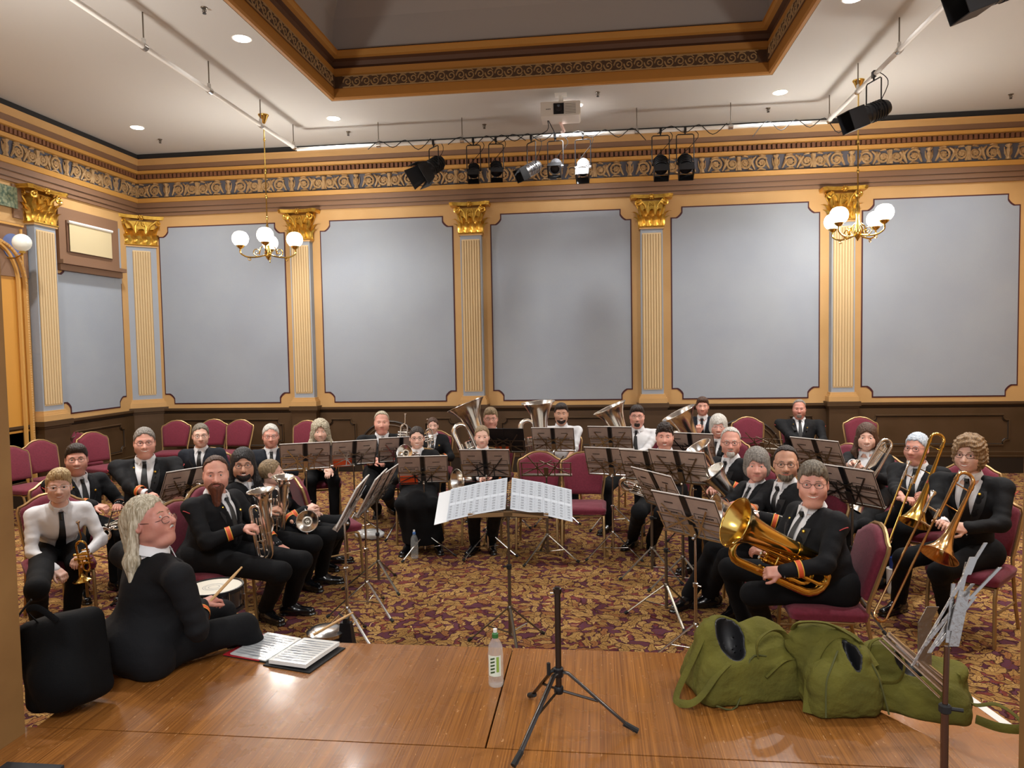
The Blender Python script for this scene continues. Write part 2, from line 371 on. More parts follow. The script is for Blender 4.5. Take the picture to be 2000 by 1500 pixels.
# scrolled acanthus frieze
def scroll_unit(b, o, u, n_, s):
    """one period: an urn, two big scrolls with rosettes leaning on a small stalk"""
    o, u, n_ = map(np.array, (o, u, n_)); z = np.array((0, 0, 1.))
    P = lambda a, h, d=.0: o+u*(a*s)+z*h+n_*d
    b.tube([P(0, -.11, .012), P(0, -.05, .02), P(0, .02, .018), P(0, .06, .025), P(0, .1, .02)], [.045, .02, .042, .02, .05], 6)
    for q in (-1, 1): b.tube([P(0, -.1, .01), P(.06*q, -.02, .015), P(.07*q, .07, .01)], [.012, .014, .006], 5, cap=False)
    for q in (-1, 1):
        for c, r, ph in ((.29, .098, PI), (.62, .085, 0)):
            cc = P(c*q, 0, .014)
            b.tube(spiral(cc, u*q, z, r, .03, 1.35, ph-.6 if c < .4 else ph+2.2, 16, -1 if c < .4 else 1), [.021-.0005*i for i in range(17)], 5, cap=False)
            b.lathe([(.042, 0), (.036, .012), (.012, .014), (.01, .024), (.002, .026)], cc, n_, 7)
            for k in range(6):
                a = k*PI/3; d = u*math.cos(a)+z*math.sin(a); b.tube([cc+d*.02, cc+d*.04+n_*.012, cc+d*.058], [.008, .011, .004], 4, cap=False)
        for a, h, a2, h2, r in ((.13, -.09, .2, .07, .014), (.42, -.1, .5, .09, .016), (.4, .1, .48, -.02, .014), (.47, -.1, .56, -.095, .014), (.2, -.105, .38, -.11, .013), (.2, .105, .34, .112, .012), (.7, -.1, .72, .08, .016), (.56, .1, .68, .105, .012)):
            m_ = P((a+a2)/2*q+.03*q, (h+h2)/2+.015, .02); b.tube([P(a*q, h, .008), m_, P(a2*q, h2, .008)], [r*.8, r*1.7, r*.5], 5, cap=False)
    b.tube([P(.75, -.1, .012), P(.75, 0, .02), P(.75, .1, .012)], [.03, .022, .045], 5)
b = MB(); n = 13; st = (XR-XL-.06)/n
for i in range(n): scroll_unit(b, (XL+.03+st*(i+.5), D-.022, 4.80), (1, 0, 0), (0, -1, 0), st/1.5)
S(b, 'trim_22', SCROLL)
b = MB()
for i in range(4): scroll_unit(b, (XL+.022, D-.02-st*(i+.5), 4.80), (0, 1, 0), (1, 0, 0), st/1.5)
S(b, 'trim_23', SCROLL)
# ---- painted wall panels with notched corners
def notch(w_, h, a=.165, bq=.085):
    """rounded-notch rectangle, origin at centre; a = notch size, step a-bq then a concave quarter"""
    P = []; st = a-bq; r = math.hypot(a, st); t0 = math.atan2(st, a)
    for sx, sy, rev in ((1, 1, 0), (-1, 1, 1), (-1, -1, 0), (1, -1, 1)):
        X, Y = sx*w_/2, sy*h/2
        q = [(X, Y-sy*a)]+[(X-sx*r*math.sin(t0+(PI/2-2*t0)*i/6), Y-sy*r*math.cos(t0+(PI/2-2*t0)*i/6)) for i in range(7)]+[(X-sx*a, Y)]
        P += q[::-1] if rev else q
    return P
def panel(o, u, w_, h, nrm, par, fill=BLUE, line=LINE, t=.02, nm='painted_panel', a=.165):
    z = (0, 0, 1.); nrm = np.array(nrm)
    b = MB().prism(notch(w_, h, a, a*.52), o, u, z, nrm*.006); q = b.build('panel_border', line, par, smooth=None)
    b = MB().prism(notch(w_-2*t, h-2*t, a, a*.52), np.array(o)+nrm*.006, u, z, nrm*.004); b.build(nm, fill, par, smooth=None)
PX = [-7.393+2.862*i for i in range(5)]; PW = 2.2545; zp = (4.192+1.161)/2; ph = 4.192-1.161
for x in PX: panel((x+PW/2, D, zp), (1, 0, 0), PW, ph, (0, -1, 0), W0)
panel((XL, 10.42, (3.40+1.161)/2), (0, 1, 0), 1.46, 3.40-1.161, (1, 0, 0), WLf)
b = MB().box(XL, XL+.012, 10.98, 11.15, 3.2, 4.1, 0); b.build('wall_strip', BLUE, WLf)
# high window with a cream roller blind on the left wall, above the panel
wn = S(MB().box(XL, XL+.06, 9.72, 11.04, 3.42, 4.2), 'window_1', BROWN)
MB().box(XL+.06, XL+.075, 9.86, 10.86, 3.56, 4.02).build('window_reveal', BROWN2, wn); MB().box(XL+.085, XL+.09, 9.9, 10.83, 3.57, 4.0).build('roller_blind', PLASTER, wn)
MB().tube([(XL+.09, 9.88, 4.0), (XL+.09, 10.85, 4.0)], .022).build('blind_roll', WHITEP, wn)
MB().box(XL+.0, XL+.14, 9.68, 11.1, 3.37, 3.43).box(XL, XL+.08, 9.7, 11.08, 3.28, 3.37).build('window_sill', BROWN, wn)
# ---- dado
strip('trim_24', [(.0, 1.09), (.05, 1.09), (.05, 1.055), (.035, 1.04)], DADO); strip('trim_25', [(.036, 1.045), (.02, 1.0)], DADOD)
strip('wall_dado', [(.03, 1.0), (.03, .33)], DADO)
strip('trim_26', [(.03, .33), (.06, .325), (.05, .27), (.06, .265), (.055, .245)], DADO); strip('baseboard_back', [(.05, .25), (.05, .0)], DADOD)
def dpanel(o, u, w_, h, nrm, par, a=.08):
    z = np.array((0, 0, 1.)); o = np.array(o); nrm = np.array(nrm)
    P = notch(w_, h, a, a*.52); b = MB().tube([o+x*np.array(u)+y*z+nrm*.03 for x, y in P], .013, 5, closed=True); b.build('dado_moulding', DADO, par)
    P = notch(w_-.035, h-.035, a, a*.52); b = MB().tube([o+x*np.array(u)+y*z+nrm*.03 for x, y in P], .007, 4, closed=True); b.build('dado_line', DADOD, par)
for i, x in enumerate(PX):
    c = x+PW/2
    if i in (1, 3):
        dpanel((c-.84, D-.01, .66), (1, 0, 0), .5, .46, (0, -1, 0), W0); dpanel((c+.84, D-.01, .66), (1, 0, 0), .5, .46, (0, -1, 0), W0)
        b = MB().tube(arc((c, D-.035, .28), (1, 0, 0), (0, 0, 1), .56, 0, PI, 20), .02, 6); b.build('dado_arch', DADOD, W0)
        b = MB().tube(arc((c, D-.035, .28), (1, 0, 0), (0, 0, 1), .5, 0, PI, 20), .012, 6); b.build('dado_arch', DADO, W0)
    else: dpanel((c, D-.01, .66), (1, 0, 0), 2.0, .46, (0, -1, 0), W0)
dpanel((XL+.01, 10.4, .66), (0, 1, 0), 1.2, .46, (1, 0, 0), WLf)
# ---- pilasters
def leaf(b, p, up, out, side, h, w_, curl):
    """acanthus leaf: ribbed strip that rises and curls over"""
    p, up, out, side = map(np.array, (p, up, out, side)); V = []; n = 7
    for i in range(n):
        t = i/(n-1); ww = w_*(.55+.6*math.sin(PI*min(t*1.1, 1)))*(1-.45*t)*(1+.16*(i % 2))
        c = p+up*(h*(t-.12*max(0, t-.75)*6*curl))+out*(curl*.075*max(0, t-.35)**1.5*2.2+.012)
        for s in (-1, -.5, 0, .5, 1): V.append(c+side*s*ww+out*(.014*(1-abs(s))+(.008 if s == 0 else 0)-.008*abs(s)))
    b.add(V, [(i*5+j, i*5+j+1, i*5+j+6, i*5+j+5) for i in range(n-1) for j in range(4)])
def capital(b, w_, u, out, z0, z1, dep):
    """Corinthian: two tiers of leaves, volutes, flower, concave abacus. o is the wall point under its middle"""
    z = np.array((0, 0, 1.)); u = np.array(u, float); out = np.array(out, float); h = z1-z0
    P = lambda a, d, t: u*a+out*d+z*(z0+h*t)
    hw = w_/2
    b.prism([(-hw, -dep), (hw, -dep), (hw*1.12, 0), (-hw*1.12, 0)][::-1], P(0, 0, .02)+out*0, u, -out, z*h*.8)
    b.tube([P(-hw-.02, .0, .0), P(-hw-.02, dep+.02, .0), P(hw+.02, dep+.02, .0), P(hw+.02, 0, .0)], .014, 6)
    for k, a in enumerate((-1.0, -.34, .34, 1.0)): leaf(b, P(a*hw*.9, dep, .02), z, out, u, h*.4, w_*.16, 1.1)
    for a in (-.68, 0, .68): leaf(b, P(a*hw, dep-.005, .1), z, out, u, h*.55, w_*.15, 1.3)
    for s in (-1, 1):
        leaf(b, P(s*hw, dep*.5, .02), z, u*s, -out*s, h*.4, dep*.45, 1); leaf(b, P(s*hw, dep*.4, .1), z, u*s, -out*s, h*.55, dep*.4, 1.4)
        leaf(b, P(s*hw*.86, dep, .34), z*.9+u*s*.3, out, u, h*.42, w_*.09, 1.2)
        c = P(s*(hw+.04), dep+.05, .77)
        b.tube([P(s*hw*.35, dep, .38), P(s*hw*.62, dep+.02, .68)]+spiral(c, -u*s, z, .06, .008, 1.6, PI/2*.9, 14, -1), [.018, .018]+[.02-.0009*i for i in range(15)], 6)
        b.ball(c+out*.01, .018, 8)
        c2 = P(s*hw*.2, dep+.02, .72); b.tube([P(s*hw*.32, dep, .4), P(s*hw*.33, dep+.015, .62)]+spiral(c2, u*s, z, .034, .006, 1.3, PI/2, 10, 1), .011, 5)
        c3 = P(s*(hw+.06), dep*.35, .8); b.tube([P(s*hw, dep*.3, .5)]+spiral(c3, out, z, .045, .008, 1.4, PI, 10, -1), .014, 5)
    tw = hw+.145; A = [(-tw, -dep-.08), (-tw+.05, -dep-.11)]+[(tw*.8*math.sin(t)*1.0, -dep-.11+.055*math.cos(t)**1.3) for t in (-1.2, -.7, -.3, 0, .3, .7, 1.2)]+[(tw-.05, -dep-.11), (tw, -dep-.08), (tw, 0), (-tw, 0)]
    b.prism(A, P(0, 0, .89), u, -out, z*h*.055); b.prism([(x*1.03, y*1.03) for x, y in A], P(0, 0, .945), u, -out, z*h*.055)
    c = P(0, dep+.075, .93); b.ball(c, .03, 8)
    for k in range(6): a = k*PI/3; b.ball(c+u*.032*math.cos(a)+z*.032*math.sin(a)-out*.008, .018, 6)
def pilaster(loc, rz, label, w_=.34, dep=.13, mg=0.):
    """local frame: wall behind at y=0, shaft stands out towards -y"""
    t = thing('pilaster', label, 'pilaster', loc, rz, 'fluted pilasters round the walls')
    hw = w_/2
    b = MB().box(-hw, hw, -dep, 0, 1.25, 3.86, 0); sh = b.build('shaft', BLUE, t); F = hw-mg
    b = MB()
    n = 7; fw = (2*F-.05)/n
    b.box(-F+.025, F-.025, -dep-.004, -dep+.002, 1.33, 3.78)
    for k in range(n):
        x = -F+.025+fw*(k+.5); b.tube([(x, -dep-.002, 1.35), (x, -dep-.002, 3.76)], fw*.36, 8)
    b.build('fluting', FLUTE, sh)
    b = MB()
    for k in range(n+1): x = -F+.025+fw*k; b.box(x-fw*.13, x+fw*.13, -dep-.0055, -dep-.003, 1.35, 3.76)
    b.build('flute_groove', mat('groove', '#a58a5e', .7), sh)
    b = MB().box(-hw-.02, hw+.02, -dep-.02, 0, 3.84, 3.875); b.build('neck_band', OCHRE, sh)
    b = MB(); capital(b, w_, (1, 0, 0), (0, -1, 0), 3.875, 4.36, dep); b.build('capital', GILT, t, smooth=50)
    b = MB()
    for e, z0, z1 in ((.02, 1.225, 1.26), (.035, 1.20, 1.225), (.05, 1.12, 1.20)): b.box(-hw-e, hw+e, -dep-e, 0, z0, z1)
    b.build('base', OCHRE, t)
    b = MB().box(-hw-.075, hw+.075, -dep-.075, 0, 1.05, 1.12); b.box(-hw-.055, hw+.055, -dep-.055, 0, 1.02, 1.05); b.box(-hw-.04, hw+.04, -dep-.04, 0, 0, 1.02)
    b.build('pedestal', DADO, t)
    return t
names = ['second pilaster from the left corner of back wall, behind the left chandelier', 'gilded pilaster rising behind the leftmost tuba on the back wall',
         'gilded pilaster between the third and fourth blue panels of back wall', 'gilded pilaster behind the right chandelier on the back wall']
p0 = pilaster((PX[1]-.304, D, 0), 0, names[0])
for i in range(1, 4): dup(p0, names[i], (PX[i+1]-.304, D, 0))
pilaster((XL+.1, D-.1, 0), PI/4, 'gilded pilaster standing across the left corner of the hall', .5, .09, .09)
dup(p0, 'gilded pilaster on the left wall beside the arched doorway', (XL, 9.37, 0), PI/2).scale = (1.15, 1, 1)
# ---- arched doorway on the left wall, its carved surround and globe lamp
b = MB().box(XL, XL+.03, 8.0, 9.12, 0, 3.15); S(b, 'door_1', mat('door_ochre', '#c9903c', .5))
d1 = C.objects['door_1']
b = MB(); A = [(XL+.05, 9.05, .0), (XL+.05, 9.05, 3.0)]+[(XL+.05, 8.6-.45*math.cos(t)*-1, 3.0+.55*math.sin(t)) for t in np.linspace(.2, PI/2, 8)]
b.tube(A, .035, 6); b.tube([(x+.005, y-.12, z) for x, y, z in A], .03, 6); b.build('door_architrave', GOLDY, d1)
b = MB()
for k in range(90): z = .1+k*.033; b.ball((XL+.07, 9.05, z), .02, 6)
for k in range(14): t = .2+k*.1; b.ball((XL+.07, 8.6+.45*math.cos(t), 3.0+.55*math.sin(t)), .02, 6)
b.build('door_beading', OCHRE, d1)
S(MB().box(XL, XL+.05, 7.6, 9.13, 3.1, 3.82).box(XL, XL+.03, 8.95, 9.1, 3.9, 4.35), 'trim_27', BROWN)
S(MB().box(XL+.05, XL+.07, 9.0, 9.03, 3.15, 3.75).box(XL+.05, XL+.07, 7.8, 9.06, 3.78, 3.81), 'trim_28', GOLDY)
S(MB().lathe([(.17, 0), (.17, .012)], (XL+.05, 8.87, 3.5), (1, 0, 0), 24), 'trim_29', mat('roundel_blue', '#5c6b9a', .6))
S(MB().box(XL+.04, XL+.06, 8.6, 8.99, 4.02, 4.3), 'trim_30', mat('green_grille', '#39503f', .7, bump=(40, 1.), var=(30, '#8a8f70')))
GLOBE = mat('frosted_globe', '#fff6e6', .3, emit=('#fff3df', 2.6))
wl = thing('wall_lamp', 'white globe lamp on the left wall above the arched doorway', 'lamp', (XL+.05, 8.78, 3.5))
MB().ball((.22, 0, .03), .115, 20).build('globe', mat('pearl_globe', '#e9eee6', .2, emit=('#f6f4e4', .12)), wl)
MB().tube([(0, 0, -.16), (.12, 0, -.17), (.22, 0, -.12)], .012).lathe([(.05, 0), (.03, .03)], (.22, 0, -.11)).build('bracket', BRASS, wl)
# ---- ceiling lights and sprinklers
DLM = mat('downlight_glow', '#ffffff', .5, emit=('#fffdf6', 9))
where = ['over the left lighting pipe', 'nearest the left back corner of the ceiling', 'between the left chandelier and ceiling recess', 'right of the projector near the right pipe', 'just behind the ceiling projector', 'at the top edge right of the ceiling recess']
for i, (x, y) in enumerate(DL):
    if i < 6:
        t = thing('downlight', 'round lit downlight '+where[i], 'ceiling light', (x, y, ZC), 0, 'recessed downlights in the white ceiling')
        MB().lathe([(.105, -.004), (.105, .0), (.08, 0)], n=24).build('trim_ring', WHITEP, t); MB().lathe([(.088, -.006), (.085, -.008), (.01, -.009)], n=24).build('lens', DLM, t)
    lamp('downlight_beam', 'SPOT', (x, y, ZC-.03), 240, .09, (1, .98, .95), spot_size=2.5, spot_blend=.9)
sp = thing('sprinkler', 'small metal sprinkler head between the two left downlights', 'sprinkler', (-3.74, 6.79, ZC), 0, 'sprinkler heads on the ceiling')
MB().lathe([(.035, 0), (.03, -.008), (.01, -.01), (.009, -.045)], n=10).build('body', DKSTEEL, sp)
MB().tube([(-.014, 0, -.01), (-.02, 0, -.035), (0, 0, -.055), (.02, 0, -.035), (.014, 0, -.01)], .003, 5).lathe([(.02, -.055), (.018, -.06)], n=8).build('deflector', BLACKM, sp)
for (x, y), l in zip(((-6.73, 10.74), (-3.73, 10.87), (.07, 9.78), (2.49, 10.83), (5.71, 10.81), (-1.62, 10.88)), ('near the left back corner', 'behind the left end of the back pipe', 'in front of the projector, right of it', 'behind the right end of the back pipe', 'at the far right of the ceiling', 'above the black lamp with barn doors')):
    dup(sp, 'small metal sprinkler head '+l, (x, y, ZC))
# chandelier glow, plus an added pair for softness where no chandelier hangs
for x, y in ((-4.67, 9.98), (3.42, 9.96), (-4.67, 5.5), (3.42, 5.5)): lamp('chandelier_and_fill_light', 'POINT', (x, y, 3.62), 92, .16, (1, .95, .87))
lamp('stage_work_light', 'AREA', (-.4, -.6, 4.3), 90, 1.2, (1, .96, .9), (.5, 0, 0))

# ================================================================ RIGGING, LAMPS, PROJECTOR
ZR = 5.05
def pipe(name, label, a, b_, hangs, cat='lighting bar'):
    a, b_ = np.array(a, float), np.array(b_, float); t = thing(name, label, cat, tuple(a), 0, 'white lighting pipes under the ceiling')
    d = b_-a; MB().tube([(0, 0, 0), d], .026, 12).build('pipe', WHITEP, t)
    u = unit(d); s = np.array((-u[1], u[0], 0))
    MB().tube([u*.0+s*.045+np.array((0, 0, .03))+d*0, d+s*.045+np.array((0, 0, .03))], .012, 6).build('conduit', WHITEP, t)
    for h in hangs:
        p = d*h; m = MB()
        m.tube([p+(0, 0, .03), p+(0, 0, ZC-ZR-.002)], .007, 6)
        m.build('hanger', DKSTEEL, t)
        m = MB().lathe([(.035, -.03), (.037, .03)], p, u, 12).obox(p+(0, 0, .05), (.012, 0, 0), (0, .02, 0), (0, 0, .03)); m.build('clamp', CHROME, t)
    return t
pipe('lighting_pipe', 'long white lighting pipe running up the left side of the ceiling', (-4.35, 2.8, ZR), (-4.4, 10.45, ZR), (.25, .52, .68, .85, .99))
pipe('lighting_pipe', 'white lighting pipe crossing along the back wall, hung with black lamps', (-4.4, 10.5, ZR), (3.2, 10.5, ZR), (.165, .33, .66, .83))
pipe('lighting_pipe', 'white lighting pipe on the right with two big hooded lamps', (3.2, 10.45, ZR), (3.12, 2.8, ZR), (.005, .15, .31, .6))
RED = mat('signal_red', '#b3222c', .5)
def basis(dr, up=(0, 0, 1.)):
    dr = unit(dr); s = np.cross(dr, up); s = unit(s) if np.linalg.norm(s) > .01 else np.array((1., 0, 0)); return s, np.cross(s, dr), dr
def spot_lamp(x, y, label, aim, drop=.26, L_=.26, r=.085, body=BLACKM, hood=.12, big=False, barn=False):
    """theatre lamp: clamp on the pipe, yoke, finned can, colour frame or barn doors"""
    t = thing('stage_light', label, 'stage light', (x, y, ZR), 0, 'theatre lamps on the lighting pipes')
    c = np.array((0, 0, -drop)); s, u, d = basis(aim)
    MB().obox((0, 0, .0), (.016, 0, 0), (0, .034, 0), (0, 0, .036)).tube([(0, 0, -.03), (0, 0, -.075)], .01).build('hook_clamp', BLACKM, t)
    hx = np.array((s[0], s[1], 0)); hx = unit(hx); W_ = r+.025
    MB().tube([c+hx*W_, np.array((0, 0, -.085))+hx*W_, np.array((0, 0, -.07))+hx*(W_-.02), np.array((0, 0, -.07))-hx*(W_-.02), np.array((0, 0, -.085))-hx*W_, c-hx*W_], .008, 6).build('yoke', BLACKM, t)
    b = MB().lathe([(.03, -L_*.55), (r*.75, -L_*.5), (r, -L_*.3), (r, L_*.25), (r*.92, L_*.27), (r*.92, L_*.45)], c, d, 16)
    for k in range(5): b.lathe([(r+.008, -L_*.3+k*.035), (r+.008, -L_*.3+k*.035+.008)], c, d, 16)
    for q in (-1, 1): b.lathe([(.022, 0), (.018, .03)], c+hx*q*r, hx*q, 8)
    b.build('housing', body, t)
    MB().lathe([(r*.85, L_*.44), (r*.6, L_*.475), (.01, L_*.48)], c, d, 16).build('lens', mat('lamp_lens', '#28262a', .1), t)
    f = c+d*L_*.46; q = r*1.05
    if not barn:
        b = MB()
        for a1, a2 in ((s, u), (-s, u), (u, s), (-u, s)): b.obox(f+a1*q+d*hood/2, a2*q, a1*.004, d*hood/2)
        b.build('snoot', BLACKM, t)
    else:
        for a1, a2, l in ((s, u, 1.), (-s, u, 1.), (u, s, .8), (-u, s, .8)):
            o = unit(d+a1*.42)*hood*l; b = MB(); w1 = q*1.05; w2 = q*1.35
            b.add([f+a1*q-a2*w1, f+a1*q+a2*w1, f+a1*q+a2*w2+o, f+a1*q-a2*w2+o]+[z+a1*.005 for z in (f+a1*q-a2*w1, f+a1*q+a2*w1, f+a1*q+a2*w2+o, f+a1*q-a2*w2+o)],
                  [(0, 1, 2, 3), (7, 6, 5, 4), (0, 3, 7, 4), (1, 5, 6, 2), (2, 6, 7, 3), (0, 4, 5, 1)]); b.build('barn_door', BLACKM, t)
    rr = random.Random(int(x*100)); pts = [np.array((0, 0, .03)), np.array((.1, .01, .0)), np.array((.13+rr.random()*.05, 0, -.12)), c+hx*.09-d*.1, c-d*L_*.5]
    MB().tube(smooth_path(pts, 4), .005, 5).build('power_cable', BLACKR, t)
    return t
def smooth_path(P, n=4):
    P = [np.array(p, float) for p in P]; o = []
    for i in range(len(P)-1):
        a = P[max(i-1, 0)]; b = P[i]; c = P[i+1]; d = P[min(i+2, len(P)-1)]
        for k in range(n):
            t = k/n; o.append(.5*((2*b)+(-a+c)*t+(2*a-5*b+4*c-d)*t*t+(-a+3*b-3*c+d)*t**3))
    return o+[P[-1]]
BX = lambda u: at(u, 255, 10.5)[0]
spot_lamp(BX(846), 10.5, 'large black stage light with barn doors, leftmost on the back pipe', (-.55, -.5, -.5), .34, .32, .11, BLACKM, .23, barn=True)
spot_lamp(BX(924), 10.5, 'small black stage light second from left on the back pipe', (.05, -.6, -.65), .43, .22, .075)
spot_lamp(BX(968), 10.5, 'small black stage light third from left on the back pipe', (.1, -.6, -.6), .42, .24, .08)
spot_lamp(BX(1037), 10.5, 'silver-backed stage light tilted left on the back pipe', (-.7, -.55, -.5), .45, .3, .085, mat('lamp_silver', '#b9bbc0', .25, .9, bump=(20, .2)))
spot_lamp(BX(1084), 10.5, 'silver-backed stage light below the projector facing the hall', (-.05, -.7, -.45), .43, .24, .085, MC['lamp_silver'])
spot_lamp(BX(1138), 10.5, 'white-topped stage light right of the projector', (-.05, -.5, -.75), .46, .24, .085, mat('lamp_white', '#dcdde0', .3, .4))
spot_lamp(BX(1290), 10.5, 'left of the two small black stage lights at right end of back pipe', (.0, -.5, -.7), .47, .26, .095)
spot_lamp(BX(1338), 10.5, 'right of the two small black stage lights at right end of back pipe', (.0, -.5, -.7), .47, .26, .095)
q = at(1725, 190, 8.6); spot_lamp(3.17, 8.75, 'large hooded black stage light hanging on the right pipe', (-.9, -.25, -.36), .42, .36, .105, BLACKM, .2)
spot_lamp(3.15, 6.1, 'large black stage light cut off at the top right corner', (-.8, -.1, -.3), .3, .38, .115, BLACKM, .22)
# ceiling projector
pj = thing('projector', 'white ceiling projector with a black lens above the middle of back pipe', 'projector', (-.42, 9.79, ZC))
MB().box(-.08, .08, -.08, .08, -.012, 0).tube([(0, 0, 0), (0, 0, -.12)], .03, 12).box(-.11, .11, -.09, .09, -.14, -.125).build('mount', WHITEP, pj)
b = MB().prism([(-.26, -.1), (.24, -.1), (.26, -.075), (.26, .075), (.24, .085), (-.26, .085)], (0, -.18, -.23), (1, 0, 0), (0, 0, 1), (0, .36, 0)); b.build('body', mat('projector_white', '#d9d6d0', .4), pj)
MB().box(-.09, .045, -.192, -.18, -.31, -.17).build('lens_bezel', BLACKM, pj); MB().lathe([(.05, 0), (.045, .02), (.02, .012), (.005, .01)], (-.022, -.19, -.24), (0, -1, 0), 16).build('lens', mat('lamp_lens', '#28262a', .1), pj)
b = MB()
for k in range(7): b.box(.06, .2, -.184, -.18, -.305+k*.02, -.3+k*.02)
b.build('vent_slots', DKSTEEL, pj)
b = MB()
for k in range(5): b.box(-.19+k*.013, -.182+k*.013, -.184, -.18, -.245, -.235)
b.build('maker_mark', BLACKM, pj)
b = MB().tube(smooth_path([(-.18, .0, -.33), (-.2, .2, -.4), (-.42, .45, -.42), (-.3, .65, -.34)]), .006, 5).tube(smooth_path([(-.17, .0, -.33), (-.1, .3, -.42), (-.12, .62, -.36)]), .006, 5); b.build('power_cable', BLACKR, pj)
b = MB().tube(smooth_path([(-.02, .1, -.33), (.02, .3, -.38), (.0, .55, -.33), (-.02, .66, -.3)]), .022, 6); b.build('wrapped_cable', mat('pale_wrap', '#e6c9c2', .5), pj)
# loose cables on the back pipe
cb = thing('pipe_cables', 'black cables draped along the white back lighting pipe', 'cable', (-4.4, 10.5, ZR))
for xa, n in ((1.1, 3), (2.3, 4), (2.9, 3), (4.0, 4), (5.3, 3), (6.6, 5)):
    b = MB(); P = []
    for k in range(n+3): P.append((xa+k*.19, -.03-.02*(k % 2), .04 if k % 2 else (-.05-.12*R_.random()**2)))
    b.tube(smooth_path(P), .006, 5); b.build('cable', BLACKR, cb)
# chandeliers
def chandelier(x, y, ang, label):
    t = thing('chandelier', label, 'chandelier', (x, y, ZC), 0, 'brass chandeliers with glass globes')
    z0 = -1.95
    MB().lathe([(.02, -.12), (.035, -.09), (.06, -.03), (.075, -.01), (.075, 0)], n=16).build('ceiling_rose', BRASS, t)
    b = MB().tube([(0, 0, -.1), (0, 0, z0)], .009, 8)
    for z in (-.35, -.8, -1.15, -1.45): b.lathe([(.01, z-.03), (.018, z), (.01, z+.03)], n=8)
    b.lathe([(.012, z0+.42), (.03, z0+.3), (.016, z0+.2), (.03, z0+.08), (.05, z0+.02), (.05, z0-.03), (.02, z0-.07), (.005, z0-.1)], n=12); b.build('stem', BRASS, t)
    for k in range(4):
        a = ang+k*PI/2; d = np.array((math.cos(a), math.sin(a), 0)); Z = np.array((0, 0, 1.)); o = Z*z0
        b = MB().tube(smooth_path([o+d*.03-Z*.02, o+d*.15-Z*.05, o+d*.28-Z*.05, o+d*.37, o+d*.37+Z*.07], 5), .011, 8)
        b.tube(spiral(o+d*.15+Z*.02, d, Z, .06, .01, 1.3, -PI/2, 14), .007, 5).tube(spiral(o+d*.25-Z*.08, d, Z, .03, .006, 1.2, PI/2, 10, -1), .006, 5)
        b.tube([o+d*.05+Z*.12, o+d*.1+Z*.08, o+d*.12-Z*.02], .008, 6).lathe([(.012, 0), (.03, .01), (.055, .035), (.06, .05)], o+d*.37+Z*.06, (0, 0, 1), 12)
        ar = b.build('arm', BRASS, t)
        MB().lathe([(.045, -.1), (.08, -.085), (.107, -.045), (.115, 0), (.107, .045), (.08, .085), (.045, .102), (.03, .104)], o+d*.37+Z*.205, (0, 0, 1), 22, cap=False).build('globe', GLOBE, ar)
    return t
chandelier(-4.63, 9.9, .35, 'brass chandelier with four glass globes hanging at left')
chandelier(3.40, 9.9, .62, 'brass chandelier with glass globes hanging at right before the fourth pilaster')

